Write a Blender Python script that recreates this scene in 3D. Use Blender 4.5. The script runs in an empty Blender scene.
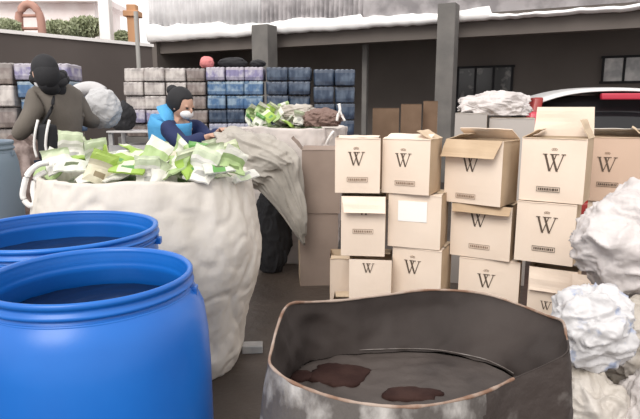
import bpy, bmesh, math, random
from mathutils import Vector, Matrix, noise, Euler
R = math.radians
S = bpy.context.scene
C = S.collection

# ---------------------------------------------------------------- camera / world / light
FPX = 560.0
PITCH = R(10.3)
CAMZ = 1.4
cam = bpy.data.objects.new('camera', bpy.data.cameras.new('camera'))
C.objects.link(cam)
cam.location = (0, 0, CAMZ)
cam.rotation_euler = (math.pi/2 - PITCH, 0, 0)
cam.data.sensor_width = 36.0
cam.data.lens = FPX*36.0/640.0
cam.data.clip_end = 200
S.camera = cam

W = bpy.data.worlds.new('overcast_sky'); S.world = W; W.use_nodes = True
wn = W.node_tree.nodes; wl = W.node_tree.links; wn.clear()
wo = wn.new('ShaderNodeOutputWorld'); wb = wn.new('ShaderNodeBackground')
wb.inputs[0].default_value = (1.0, 0.965, 0.95, 1); wb.inputs[1].default_value = 0.98
wl.new(wb.outputs[0], wo.inputs[0])

sun = bpy.data.objects.new('sun', bpy.data.lights.new('sun', 'SUN')); C.objects.link(sun)
sun.data.energy = 1.9; sun.data.angle = R(35); sun.data.color = (1.0, 0.96, 0.9)
sun.rotation_euler = (R(48), 0, R(-22))

S.view_settings.view_transform = 'Standard'; S.view_settings.look = 'None'
S.view_settings.gamma = 1.0; S.view_settings.use_curve_mapping = False
S.view_settings.exposure = 0.34

# ---------------------------------------------------------------- helpers
def at(px, py, Y):
    """world point at image position (px,py) and world depth Y"""
    u = (px-320)/FPX; v = (209.5-py)/FPX
    d = Vector((u, math.cos(PITCH)+v*math.sin(PITCH), -math.sin(PITCH)+v*math.cos(PITCH)))
    return Vector((0, 0, CAMZ)) + d*(Y/d.y)
def ground(px, py):
    u = (px-320)/FPX; v = (209.5-py)/FPX
    d = Vector((u, math.cos(PITCH)+v*math.sin(PITCH), -math.sin(PITCH)+v*math.cos(PITCH)))
    return Vector((0, 0, CAMZ)) + d*(-CAMZ/d.z)

def tag(o, label=None, cat=None, group=None, kind=None):
    if label: o['label'] = label
    if cat: o['category'] = cat
    if group: o['group'] = group
    if kind: o['kind'] = kind
    return o
def empty(name, loc, rz=0.0):
    o = bpy.data.objects.new(name, None); C.objects.link(o)
    o.location = loc; o.rotation_euler = (0, 0, rz); o.empty_display_size = .1
    return o
def build(name, bm, mat, parent=None, smooth=False, loc=None, rot=None):
    me = bpy.data.meshes.new(name)
    bmesh.ops.recalc_face_normals(bm, faces=bm.faces)
    bm.to_mesh(me); bm.free()
    for p in me.polygons: p.use_smooth = smooth
    ms = mat if isinstance(mat, (list, tuple)) else [mat]
    for m in ms: me.materials.append(m)
    o = bpy.data.objects.new(name, me); C.objects.link(o)
    if parent: o.parent = parent
    if loc is not None: o.location = loc
    if rot is not None: o.rotation_euler = rot
    return o
def copy_tree(o, parent=None):
    c = o.copy(); C.objects.link(c)
    if parent: c.parent = parent
    for ch in list(o.children): copy_tree(ch, c)
    return c
def bx(bm, lo, hi, M=None, mi=0):
    vs = [bm.verts.new((x, y, z)) for x in (lo[0], hi[0]) for y in (lo[1], hi[1]) for z in (lo[2], hi[2])]
    if M is not None:
        for v in vs: v.co = M @ v.co
    for f in ((0,1,3,2),(4,6,7,5),(0,4,5,1),(2,3,7,6),(0,2,6,4),(1,5,7,3)):
        fc = bm.faces.new([vs[i] for i in f]); fc.material_index = mi
    return vs
def bevel(bm, w, seg=2):
    bmesh.ops.bevel(bm, geom=list(bm.edges), offset=w, segments=seg, affect='EDGES', profile=.6)
def tube(bm, pts, r, n=8, cap=True):
    pts = [Vector(p) for p in pts]; rings = []
    for i, p in enumerate(pts):
        a = pts[max(i-1, 0)]; b = pts[min(i+1, len(pts)-1)]
        t = (b-a).normalized()
        up = Vector((0, 0, 1)) if abs(t.z) < .9 else Vector((0, 1, 0))
        s = t.cross(up).normalized(); w = s.cross(t)
        rr = r[i] if isinstance(r, (list, tuple)) else r
        rings.append([bm.verts.new(p+(s*math.cos(k*2*math.pi/n)+w*math.sin(k*2*math.pi/n))*rr) for k in range(n)])
    for a, b in zip(rings, rings[1:]):
        for k in range(n): bm.faces.new((a[k], a[(k+1) % n], b[(k+1) % n], b[k]))
    if cap:
        bm.faces.new(rings[0]); bm.faces.new(list(reversed(rings[-1])))
def lathe(bm, prof, n=64, close=False):
    rings = [[bm.verts.new((r*math.cos(k*2*math.pi/n), r*math.sin(k*2*math.pi/n), z)) for k in range(n)] for r, z in prof]
    for a, b in zip(rings, rings[1:]):
        for k in range(n): bm.faces.new((a[k], a[(k+1) % n], b[(k+1) % n], b[k]))
    if close:
        a, b = rings[-1], rings[0]
        for k in range(n): bm.faces.new((a[k], a[(k+1) % n], b[(k+1) % n], b[k]))
    else:
        bm.faces.new(rings[0]); bm.faces.new(rings[-1])
def fbm(p, o=4):
    return noise.fractal(p, 1.0, 2.0, o)

# ---------------------------------------------------------------- materials
def mat(name, col, rough=.7, col2=None, scale=6.0, lo=.4, hi=.6, bump=0.0, bscale=20.0, metal=0.0,
        spec=.5, stretch=(1,1,1), detail=4.0, trans=0.0, alpha=1.0, sss=0.0):
    m = bpy.data.materials.new(name); m.use_nodes = True
    N = m.node_tree.nodes; L = m.node_tree.links
    b = N['Principled BSDF']
    b.inputs['Base Color'].default_value = (*col, 1); b.inputs['Roughness'].default_value = rough
    b.inputs['Metallic'].default_value = metal; b.inputs['Specular IOR Level'].default_value = spec
    if trans: b.inputs['Transmission Weight'].default_value = trans
    if alpha < 1: b.inputs['Alpha'].default_value = alpha
    tc = N.new('ShaderNodeTexCoord'); mp = N.new('ShaderNodeMapping')
    mp.inputs['Scale'].default_value = stretch
    oi = N.new('ShaderNodeObjectInfo'); ad = N.new('ShaderNodeVectorMath'); ad.operation = 'ADD'
    sc = N.new('ShaderNodeVectorMath'); sc.operation = 'SCALE'; sc.inputs['Scale'].default_value = 7.3
    cmb = N.new('ShaderNodeCombineXYZ')
    for i in range(3): L.new(oi.outputs['Random'], cmb.inputs[i])
    L.new(cmb.outputs[0], sc.inputs[0]); L.new(tc.outputs['Object'], ad.inputs[0]); L.new(sc.outputs[0], ad.inputs[1])
    L.new(ad.outputs[0], mp.inputs[0])
    if col2:
        n = N.new('ShaderNodeTexNoise'); n.inputs['Scale'].default_value = scale; n.inputs['Detail'].default_value = detail
        L.new(mp.outputs[0], n.inputs['Vector'])
        r = N.new('ShaderNodeValToRGB'); r.color_ramp.elements[0].position = lo; r.color_ramp.elements[1].position = hi
        r.color_ramp.elements[0].color = (*col, 1); r.color_ramp.elements[1].color = (*col2, 1)
        L.new(n.outputs['Fac'], r.inputs[0]); L.new(r.outputs[0], b.inputs['Base Color'])
    if bump:
        n2 = N.new('ShaderNodeTexNoise'); n2.inputs['Scale'].default_value = bscale; n2.inputs['Detail'].default_value = 5
        L.new(mp.outputs[0], n2.inputs['Vector'])
        bp = N.new('ShaderNodeBump'); bp.inputs['Strength'].default_value = bump; bp.inputs['Distance'].default_value = .02
        L.new(n2.outputs['Fac'], bp.inputs['Height']); L.new(bp.outputs[0], b.inputs['Normal'])
    return m

M_floor = mat('wet_brown_concrete', (.036,.027,.022), .42, (.085,.066,.054), 1.2, .35, .7, .35, 14)
M_wall = mat('dark_brown_plaster', (.088,.072,.066), .9, (.115,.096,.088), .8, .3, .7, .1, 8)
M_porch = mat('shaded_grey_plaster', (.115,.100,.090), .9, (.15,.13,.118), .7, .3, .7, .1, 8)
M_beam = mat('grey_concrete', (.12,.115,.11), .85, (.17,.16,.15), 3, .3, .7, .15, 20)
M_cap = mat('white_coping', (.9,.87,.85), .6)
M_gutter = mat('white_painted_sheet', (.95,.94,.94), .45, (.8,.8,.8), 3, .55, .8)
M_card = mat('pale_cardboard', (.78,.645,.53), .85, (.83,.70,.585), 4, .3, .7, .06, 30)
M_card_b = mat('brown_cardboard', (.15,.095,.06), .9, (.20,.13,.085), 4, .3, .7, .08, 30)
M_card_in = mat('cardboard_inside', (.54,.42,.29), .9, (.60,.47,.34), 5, .3, .7)
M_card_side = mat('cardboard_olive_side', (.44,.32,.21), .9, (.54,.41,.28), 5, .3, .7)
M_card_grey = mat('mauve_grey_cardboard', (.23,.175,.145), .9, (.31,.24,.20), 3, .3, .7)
M_ink = mat('dark_brown_ink', (.10,.07,.05), .8)
M_ink2 = mat('faded_brown_ink', (.30,.21,.15), .8)
M_label = mat('glossy_white_label', (.95,.93,.9), .25)
M_blue = mat('blue_polyethylene', (.005,.115,.47), .34, (.008,.15,.56), 3, .35, .7, .08, 6, spec=.5)
M_bluein = M_blue
M_greyblue = mat('grey_blue_plastic', (.17,.22,.28), .5)
M_fibc = mat('white_woven_sack', (.65,.61,.56), .75, (.54,.50,.445), 3.5, .45, .75, .55, 9, stretch=(1,1,.7))
M_fibc2 = mat('grey_white_woven_sack', (.62,.56,.53), .75, (.50,.46,.44), 4, .45, .7, .4, 9)
M_greybag = mat('dull_grey_woven_sack', (.42,.39,.35), .7, (.32,.30,.27), 3, .45, .7, .5, 9)
M_film = mat('crumpled_white_film', (.60,.56,.55), .45, (.44,.40,.39), 8, .5, .75, .6, 16)
M_film_blue = mat('white_film_with_blue_print', (.58,.57,.58), .45, (.30,.35,.48), 12, .57, .66, .5, 14)
M_film_grey = mat('dirty_grey_film', (.40,.36,.31), .45, (.58,.54,.50), 5, .4, .65, .7, 12)
M_rope = mat('white_webbing', (.82,.8,.78), .8)
M_red = mat('red_car_paint', (.26,.015,.012), .3)
M_silver = mat('silver_roof_paint', (.62,.62,.62), .25, metal=.0)
M_glass = mat('dark_tinted_glass', (.012,.012,.014), .12)
M_lamp = mat('red_lamp_plastic', (.48,.03,.06), .3)
M_tyre = mat('black_rubber', (.02,.02,.02), .8)
M_black = mat('black_cloth', (.015,.015,.018), .8, bump=.2)
M_jacket = mat('olive_grey_jacket_cloth', (.115,.10,.085), .8, (.15,.13,.11), 5, .3, .7, .4, 10)
M_skin = mat('skin', (.50,.30,.22), .55)
M_mask = mat('white_mask_cloth', (.82,.82,.84), .7)
M_vest = mat('light_blue_vest_cloth', (.08,.36,.68), .75, bump=.3)
M_navy = mat('navy_sleeve_cloth', (.012,.022,.085), .8, bump=.3)
M_jean = mat('dark_blue_denim', (.03,.05,.10), .85)
M_pink = mat('pink_cloth', (.65,.22,.22), .8)
M_pole = mat('grey_steel', (.35,.34,.32), .5)
M_leaf = mat('green_leaves', (.26,.30,.17), .7, (.42,.45,.30), 3, .35, .65)
M_bark = mat('bark', (.15,.1,.07), .9)
M_rust = mat('pinkish_rusted_steel', (.45,.25,.20), .8)
M_orange = mat('orange_brown_brick', (.55,.30,.16), .8)

# metal of the bent drum: dark brown steel with whitish scratches
def drum_metal(name, base, blotch, lo, hi):
    m = mat(name, base, .62, blotch, 7, lo, hi, .5, 12, metal=.15, detail=8)
    return m
M_drum_in = mat('dark_burnt_steel', (.022,.015,.013), .75, (.046,.035,.031), 3, .35, .65, .35, 9, metal=.1)
M_drum_out = mat('whitish_blotched_steel', (.10,.088,.082), .6, (.50,.48,.46), 13, .47, .66, .6, 16, metal=.1, detail=9, stretch=(1,1,.6))
M_drum_out2 = mat('outer_brown_steel', (.050,.038,.034), .65, (.20,.18,.17), 13, .58, .82, .5, 16, metal=.1, detail=9)
M_rimrust = mat('rusty_edge', (.20,.11,.07), .7, (.38,.30,.25), 14, .4, .6)
M_residue = mat('grey_residue', (.070,.056,.050), .65, (.040,.031,.028), 5, .45, .65, .5, 10)
M_puddle = mat('dark_red_sludge', (.028,.012,.010), .85, (.045,.022,.018), 9, bump=.5, spec=.2)

# corrugated fascia sheet
M_corr = mat('pale_corrugated_sheet', (.44,.43,.44), .5, (.70,.69,.70), 1.3, .35, .65)
M_corr2 = mat('grey_pink_weathered_sheet', (.36,.34,.35), .6, (.58,.55,.56), 3, .4, .6)

# ---------------------------------------------------------------- the setting
bm = bmesh.new(); bx(bm, (-14, -3, -.05), (14, 17.5, 0))
tag(build('floor', bm, M_floor), kind='structure')

def wall_seg(name, p0, p1, z0, z1, th, m, cap=None):
    p0 = Vector((p0[0], p0[1], 0)); p1 = Vector((p1[0], p1[1], 0))
    d = p1-p0; L = d.length; a = math.atan2(d.y, d.x)
    bm = bmesh.new(); bx(bm, (0, 0, z0), (L, th, z1))
    o = build(name, bm, m, loc=p0, rot=(0, 0, a)); tag(o, kind='structure')
    return o, L, a
# left yard wall (top line 0,32 -> 130,45)
wl_a = at(-60, 27, 7.6); wl_b = at(149, 46.5, 10.2)
ztop = 2.5
def plan_at(px, py, z):       # where a ray meets height z
    u = (px-320)/FPX; v = (209.5-py)/FPX
    d = Vector((u, math.cos(PITCH)+v*math.sin(PITCH), -math.sin(PITCH)+v*math.cos(PITCH)))
    return Vector((0, 0, CAMZ)) + d*((z-CAMZ)/d.z)
A = plan_at(-40, 29, 2.45); B = plan_at(152, 47, 2.45)
wl_o, LL, aa = wall_seg('wall_left', A, B, 0, 2.45, .2, M_wall)
bm = bmesh.new(); bx(bm, (-.02, -.03, 2.45), (LL+.02, .23, 2.50))
tag(build('trim_1', bm, M_cap, loc=(A.x, A.y, 0), rot=(0, 0, aa)), kind='structure')

# building with a roofed porch : eave line
E0 = plan_at(150, 42, 3.0); E1 = plan_at(640, 9, 3.0)
ed = (E1-E0).normalized(); en = Vector((-ed.y, ed.x, 0))   # points away from camera
ea = math.atan2(ed.y, ed.x)
EL = (E1-E0).length + 2.6
def bl(s, t, z=0): return Vector((E0.x, E0.y, 0)) + ed*s + en*t + Vector((0, 0, z))
def eave_s(px, t=0.0):
    # distance along the eave for image column px (line at offset t)
    u = (px-320)/FPX
    best = 0; bd = 1e9
    for i in range(0, 1400):
        s = -1 + i*.01; p = bl(s, t)
        zc = p.y*math.cos(PITCH) - (2.0-CAMZ)*math.sin(PITCH)
        e = abs(p.x/zc-u)
        if e < bd: bd = e; best = s
    return best
bm = bmesh.new(); bx(bm, (0, 2.6, 0), (EL, 2.8, 3.9))
tag(build('wall_back', bm, M_porch, loc=(E0.x, E0.y, 0), rot=(0, 0, ea)), kind='structure')
bm = bmesh.new(); bx(bm, (0, .0, 3.02), (EL, 2.8, 3.08))
tag(build('ceiling', bm, M_porch, loc=(E0.x, E0.y, 0), rot=(0, 0, ea)), kind='structure')
bm = bmesh.new(); bx(bm, (-.0, 0, 0), (.2, 2.6, 3.0))
tag(build('wall_side', bm, M_porch, loc=(E0.x, E0.y, 0), rot=(0, 0, ea)), kind='structure')
# dark lintel under the eave
bm = bmesh.new(); bx(bm, (.2, .12, 2.72), (EL, .34, 3.02))
tag(build('trim_2', bm, M_porch, loc=(E0.x, E0.y, 0), rot=(0, 0, ea)), kind='structure')
# white eave gutter sheet, ragged lower edge
bm = bmesh.new()
n = 260; rows = []; gsB = eave_s(362)
for i in range(n+1):
    s = EL*i/n
    zz = 2.98 + .035*fbm(Vector((s*2.1, 3, 0)), 3)
    th = .27 if s < EL*.62 else .12
    th += .14*max(0, 1-s/3.0)
    if s > gsB: th *= .75
    th *= 1+.25*fbm(Vector((s*1.3, 9, 0)), 2)
    pr = [(-.04, zz), (-.10, zz+.03), (-.12, zz+th*.5), (-.06, zz+th), (.02, zz+th), (.02, zz)]
    rows.append([bm.verts.new((s, y, z)) for y, z in pr])
for a, b in zip(rows, rows[1:]):
    for k in range(6): bm.faces.new((a[k], a[(k+1) % 6], b[(k+1) % 6], b[k]))
bm.faces.new(rows[0]); bm.faces.new(rows[-1])
tag(build('trim_3', bm, M_gutter, loc=(E0.x, E0.y, 0), rot=(0, 0, ea), smooth=True), kind='structure')
# corrugated fascia over the eave, in three stretches
def corr(name, s0, s1, m, amp, pitch, z0=3.12, z1=4.4):
    bm = bmesh.new(); n = int((s1-s0)/.02); prev = None
    for i in range(n+1):
        s = s0+(s1-s0)*i/n
        y = .0 + amp*math.sin(s*2*math.pi/pitch) + .02*noise.noise(Vector((s*.7, 0, 0)))
        c = [bm.verts.new((s, y, z0)), bm.verts.new((s, y+.03, z1)), bm.verts.new((s, y+.045, z1)), bm.verts.new((s, y+.015, z0))]
        if prev:
            for k in range(4): bm.faces.new((prev[k], prev[(k+1) % 4], c[(k+1) % 4], c[k]))
        else: bm.faces.new(c)
        prev = c
    bm.faces.new(prev)
    tag(build(name, bm, m, loc=(E0.x, E0.y, 0), rot=(0, 0, ea), smooth=True), kind='structure')
sA = eave_s(262); sB = eave_s(362); sC = eave_s(440)
corr('wall_upper', 0, sA, M_corr, .03, .18)
corr('wall_upper_middle', sA, sB, M_corr2, .025, .11)
corr('wall_upper_right', sB, EL, M_corr2, .01, .6)

# pillars
def pillar(name, px, wpx, t, z1, m=M_beam):
    s = eave_s(px, t); p = bl(s, t)
    w = wpx/FPX*p.y
    bm = bmesh.new(); bx(bm, (-w/2, -w/2, 0), (w/2, w/2, z1)); bevel(bm, .01, 1)
    o = build(name, bm, m, loc=(p.x, p.y, 0), rot=(0, 0, ea)); tag(o, kind='structure'); return o
pillar('trim_4', 265, 18, -.4, 3.12); pillar('trim_5', 446, 17, -.4, 3.25); pillar('trim_6', 365, 5, .7, 2.98)
# windows in the porch wall
def window(name, px0, px1, z0, z1, t=2.6, panes=2, m=M_film_grey, fr=M_black):
    s0 = eave_s(px0, t); s1 = eave_s(px1, t)
    o = empty(name, (E0.x, E0.y, 0), ea); tag(o, kind='structure')
    bm = bmesh.new(); f = .05
    bx(bm, (s0-f, t-.06, z0-f), (s1+f, t-.02, z0)); bx(bm, (s0-f, t-.06, z1), (s1+f, t-.02, z1+f))
    for i in range(panes+1):
        s = s0+(s1-s0)*i/panes
        bx(bm, (s-f/2, t-.06, z0), (s+f/2, t-.02, z1))
    build('window_frame', bm, fr, o)
    for i in range(panes):
        a = s0+(s1-s0)*i/panes+f/2; b = s0+(s1-s0)*(i+1)/panes-f/2
        bm = bmesh.new(); bx(bm, (a, t-.045, z0), (b, t-.03, z1)); build('pane', bm, m, o)
M_pane = mat('pale_window_glass', (.55,.53,.52), .2, (.30,.30,.30), 3, .4, .6)
M_pane_d = mat('dim_window_glass', (.05,.05,.05), .2, (.20,.19,.18), 3.5, .56, .66)
window('window_1', 602, 645, 1.95, 2.42, panes=2, m=M_pane)
window('window_2', 458, 512, 1.3, 2.3, panes=3, m=M_pane_d)

# concrete plinth that carries the stacked packs along the back
def platform(name, x0, x1, y0, y1, z1, m=M_beam):
    bm = bmesh.new(); bx(bm, (x0, y0, 0), (x1, y1, z1))
    tag(build(name, bm, m), kind='structure')
PK = 7.9
platform('trim_7', at(118, 100, PK).x, at(362, 100, PK).x, PK-.1, PK+.75, 1.0)
platform('trim_8', at(-20, 100, 6.2).x, at(76, 100, 6.2).x, 6.05, 6.75, .95)

# ---------------------------------------------------------------- outside the wall
def outside():
    def q(px, py, Y): return at(px, py, Y)
    # white pillar
    p = q(106, 20, 12)
    bm = bmesh.new(); bx(bm, (-.11, -.11, 0), (.11, .11, 4.6)); bx(bm, (-.15, -.15, 4.6), (.15, .15, 4.7)); bevel(bm, .01, 1)
    tag(build('gate_pillar', bm, M_cap, loc=(p.x, p.y, 0)), 'white square pillar behind the dark yard wall', 'pillar')
    # rusty arch
    p = q(30, 20, 10.5)
    bm = bmesh.new(); pts = [(-.2, 0, 0), (-.2, 0, 2.9)] + [(-.2*math.cos(R(a)), 0, 2.9+.32*math.sin(R(a))) for a in range(15, 180, 15)] + [(.2, 0, 2.9), (.2, 0, 0)]
    tube(bm, pts, .07, 10)
    for z in (2.55, 2.8, 3.02): tube(bm, [(-.19, 0, z), (.19, 0, z)], .03, 6)
    tag(build('metal_arch', bm, M_rust, loc=(p.x, p.y, 0), smooth=True), 'pinkish rusted arch rising behind the left end of the yard wall', 'arch')
    p = q(133, 20, 12.5)
    bm = bmesh.new(); bx(bm, (-.1, -.1, 0), (.1, .1, 3.55)); bx(bm, (-.16, -.16, 3.3), (.16, .16, 3.42)); bevel(bm, .012, 1)
    tag(build('brick_post', bm, M_orange, loc=(p.x, p.y, 0)), 'orange brown post between the white pillar and the roof edge', 'post')
    def shrub(px, py, Y, w, h, label, seed):
        rnd = random.Random(seed); p = q(px, py, Y)
        o = empty('shrub', (p.x, p.y, 0)); tag(o, label, 'shrub')
        bm = bmesh.new(); tube(bm, [(0, 0, 0), (.03, 0, p.z*.5), (0, 0, p.z)], [.06, .04, .02], 7); build('trunk', bm, M_bark, o)
        bm = bmesh.new()
        for i in range(1500):
            v = Vector((rnd.gauss(0, 1), rnd.gauss(0, 1), rnd.gauss(0, 1))).normalized()*rnd.random()**.4
            c = Vector((v.x*w, v.y*w*.6, p.z+v.z*h)); a = .07
            e = Euler((rnd.random()*6, rnd.random()*6, rnd.random()*6)).to_matrix()
            vs = [bm.verts.new(c+e @ Vector(k)) for k in ((-a, 0, 0), (0, -a*.45, .01), (a, 0, 0), (0, a*.45, .01))]
            bm.faces.new(vs)
        build('foliage', bm, M_leaf, o)
    shrub(60, 30, 11.5, .36, .17, 'low green shrub nearest the rusted arch behind the wall', 1)
    shrub(86, 27, 13, .42, .22, 'green shrub just left of the white pillar behind the wall', 2)
    shrub(6, 28, 10.2, .25, .14, 'sparse shrub left of the rusted arch behind the wall', 3)
    shrub(122, 38, 14.2, .2, .15, 'small green shrub right of the white pillar', 5)
    # pale shed beyond
    p = q(80, 4, 18)
    bm = bmesh.new(); bx(bm, (-2.4, 0, 0), (1.2, 2, 4.2)); bx(bm, (-2.7, -.3, 4.2), (1.5, 2.3, 4.35))
    o = build('shed', bm, mat('pale_pink_render', (.85,.74,.72), .8, (.95,.88,.86), 1.5, .4, .6), loc=(p.x, 16.0, 0)); tag(o, 'pale pinkish shed standing beyond the shrubs', 'shed')
outside()
p = at(138, 52, 9.3)
bm = bmesh.new(); tube(bm, [(0, 0, 0), (0, 0, 2.9)], .035, 10); bx(bm, (-.06, -.06, 0), (.06, .06, .02))
tag(build('steel_post', bm, M_pole, loc=(p.x, p.y-.0, 0), smooth=False), 'thin grey steel post at the right end of the yard wall', 'post')

# ---------------------------------------------------------------- blue barrels
M_barrel_shade = mat('navy_barrel_shade', (.006,.012,.035), .25)  # near-black navy holding the shade inside the barrels
def barrel(x, y, z_rim, r_open, r_body, label, n=96, shade_depth=.105):
    o = empty('plastic_barrel', (x, y, 0)); tag(o, label, 'barrel', None)
    ro, rb, H = r_open, r_body, z_rim
    th = .008
    prof = [(rb*.86, 0), (rb*.93, .015), (rb*.96, .06), (rb*.99, .15), (rb, .3), (rb*1.0, H*.45), (rb*1.012, H*.47), (rb*1.012, H*.49), (rb, H*.51),
            (rb, H*.62), (rb*.998, H*.76), (rb*.985, H*.84), (ro+(rb-ro)*.72, H*.905), (ro+(rb-ro)*.38, H*.94), (ro*1.01, H*.957), (ro*.99, H*.962)]
    rim = [(ro*1.03, H*.964), (ro*1.045, H*.968), (ro*1.04, H*.973), (ro*1.01, H*.977), (ro*1.01, H*.985), (ro*1.035, H*.987), (ro*1.035, H*.996), (ro*1.015, H), (ro*.985, H*.998)]
    inn = [(ro*.970, H*.990), (ro*.980, H*.985), (ro*.962, H*.980), (ro*.975, H*.973), (ro*.958, H*.968), (ro*.972, H*.961), (ro*.955, H*.955), (ro*.96, H*.94), (ro+(rb-ro)*.45-.01, H*.90),
           (rb*.96, H*.83), (rb*.985-th, H*.6), (rb-th*2, H*.3), (rb*.93, .04), (.01, .03)]
    bm = bmesh.new(); lathe(bm, prof+rim+inn, n)
    for v in bm.verts:
        a = math.atan2(v.co.y, v.co.x); k = 1+.006*noise.noise(Vector((math.cos(a)*2+x, math.sin(a)*2, v.co.z*4)))
        v.co.x *= k; v.co.y *= k
    build('body', bm, M_blue, o, True)
    # clamp band and closing lever
    bm = bmesh.new(); z = H*.951; pr = [(ro*1.012, z-.004), (ro*1.03, z-.004), (ro*1.035, z), (ro*1.03, z+.004), (ro*1.012, z+.004)]
    lathe(bm, pr, n, True); build('neck_ring', bm, M_blue, o, True)
    bm = bmesh.new(); a = R(6)
    Mx = Matrix.Rotation(a, 4, 'Z') @ Matrix.Translation((ro*1.05, 0, H*.945))
    bx(bm, (-.012, -.016, -.012), (.008, .016, .012), Mx); bevel(bm, .004, 2)
    build('lug', bm, M_blue, o)
    bm = bmesh.new(); zc_ = H-shade_depth; rings = []  # added dark disc stands in for the shade deep in the barrel
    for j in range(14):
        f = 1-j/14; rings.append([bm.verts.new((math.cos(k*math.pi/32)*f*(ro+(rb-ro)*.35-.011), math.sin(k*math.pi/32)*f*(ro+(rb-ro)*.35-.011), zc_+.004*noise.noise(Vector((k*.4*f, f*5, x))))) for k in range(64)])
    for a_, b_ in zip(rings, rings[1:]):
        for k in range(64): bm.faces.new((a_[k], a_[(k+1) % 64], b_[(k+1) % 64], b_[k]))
    bm.faces.new(rings[-1]); build('shade_disc', bm, M_barrel_shade, o, True)
    return o
def zc_pt(px, py, zc):
    u = (px-320)/FPX; v = (209.5-py)/FPX
    return Vector((0, 0, CAMZ)) + Vector((u, math.cos(PITCH)+v*math.sin(PITCH), -math.sin(PITCH)+v*math.cos(PITCH)))*zc
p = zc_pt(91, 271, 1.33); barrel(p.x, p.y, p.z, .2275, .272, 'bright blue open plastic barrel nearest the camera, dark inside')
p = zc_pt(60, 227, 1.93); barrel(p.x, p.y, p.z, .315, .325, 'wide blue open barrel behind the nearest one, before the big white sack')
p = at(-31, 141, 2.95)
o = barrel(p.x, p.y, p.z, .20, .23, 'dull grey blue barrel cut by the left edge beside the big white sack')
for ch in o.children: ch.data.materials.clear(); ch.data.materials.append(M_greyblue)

# ---------------------------------------------------------------- big woven sacks
def sack(name, cx, cy, rot, a_bot, a_mid, a_top, H, m, label, seed=0, loops=(0, 1, 2, 3), lean=(0, 0), fillm=None):
    o = empty(name, (cx, cy, 0), rot); tag(o, label, 'sack')
    nt, nz = 200, 90
    def pt(t, s, inset=0.0):
        if s < .12: a = a_bot*(.93+.07*math.sin(s/.12*math.pi/2))
        elif s < .65: k = (s-.12)/.53; a = a_bot+(a_mid-a_bot)*(k*k*(3-2*k))
        else: k = (s-.65)/.35; a = a_mid+(a_top-a_mid)*k*k
        e = 2.0/3.0
        c, sn = math.cos(t), math.sin(t)
        x = math.copysign(abs(c)**e, c); y = math.copysign(abs(sn)**e, sn)
        z = s*H
        q = Vector((x*1.6+seed, y*1.6, z*1.3))
        d = .030*fbm(q*1.4, 3)+.010*(1-2*abs(noise.noise(q*3.1)))+.006*(1-2*abs(noise.noise(Vector((q.x*5, q.y*5, q.z*9)))))
        d += .012*math.sin(t*4+seed)*s
        d -= .014*max(0, 1-abs(noise.noise(Vector((q.x*1.9, q.y*1.9, q.z*3.2))))*7)+.008*max(0, 1-abs(noise.noise(Vector((q.x*4+9, q.y*4, q.z*6))))*5)
        d -= .03*max(0, (s-.72)/.28)*abs(noise.noise(Vector((c*6+seed, sn*6, s))))*2
        r = a*(1+d)-inset
        zz = z + (0 if s < .03 else .02*s*fbm(Vector((c*2, sn*2, seed+3)), 3))
        return Vector((x*r*.97+lean[0]*s, y*r*.97+lean[1]*s, zz))
    bm = bmesh.new(); rings = []
    for j in range(nz+1):
        s = j/nz; rings.append([bm.verts.new(pt(2*math.pi*i/nt, s)) for i in range(nt)])
    for ins, s in ((.012, 1.004), (.03, .99), (.04, .95), (.05, .88)):
        rings.append([bm.verts.new(pt(2*math.pi*i/nt, s, ins)) for i in range(nt)])
    for A_, B_ in zip(rings, rings[1:]):
        for i in range(nt): bm.faces.new((A_[i], A_[(i+1) % nt], B_[(i+1) % nt], B_[i]))
    bm.faces.new(rings[0]); bm.faces.new(rings[-1])
    build('sack_body', bm, m, o, True)
    for k in loops:
        a = math.pi/4+k*math.pi/2
        c = pt(a, .93); dirn = Vector((math.cos(a), math.sin(a), 0)); tn = Vector((-dirn.y, dirn.x, 0))
        bm = bmesh.new(); pts = []
        for q in range(0, 13):
            u = q/12*math.pi
            pts.append(c + dirn*(.07*math.sin(u)-.01) + tn*(.035*math.cos(u)) + Vector((0, 0, .09*math.sin(u)*.2-.11*(q/12)+.03+.06*math.sin(u))))
        tube(bm, pts, .012, 8); build('lifting_loop', bm, M_rope, o, True)
    return o, pt
p1 = at(150, 180, 3.06)
S1, S1pt = sack('bulk_sack', p1.x, 3.06, R(12), .50, .60, .545, 1.06, M_fibc,
      'large white woven bulk sack heaped with green and white cartons behind the barrels', 1.7, loops=(1,))
p2 = at(292, 125, 5.35)
S2, S2pt = sack('bulk_sack', p2.x, 5.35, R(-8), .46, .54, .53, 1.22, M_fibc2,
      'grey white bulk sack in the middle distance, topped with green scraps', 5.2, loops=(0, 3))

# big twisted loop at the left of the sack
bm = bmesh.new()
pts = [at(48, 163, 2.75), at(38, 165, 2.72), at(28, 174, 2.70), at(24, 186, 2.69), at(23, 197, 2.69), at(29, 205, 2.69), at(35, 203, 2.70), at(33, 190, 2.71), at(36, 178, 2.73), at(46, 172, 2.76)]
def smooth_path(P, k=6):
    out = []
    for i in range(len(P)-1):
        a = P[max(i-1, 0)]; b = P[i]; c = P[i+1]; d = P[min(i+2, len(P)-1)]
        for j in range(k):
            t = j/k
            out.append(.5*((2*b)+(c-a)*t+(2*a-5*b+4*c-d)*t*t+(3*b-3*c+d-a)*t**3))
    out.append(P[-1]); return out
iv = Matrix.Translation((p1.x, 3.06, 0)) @ Matrix.Rotation(R(12), 4, 'Z'); iv = iv.inverted()
tube(bm, [iv @ q for q in smooth_path(pts)], .014, 8)
build('lifting_loop', bm, M_rope, S1, True)

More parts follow.
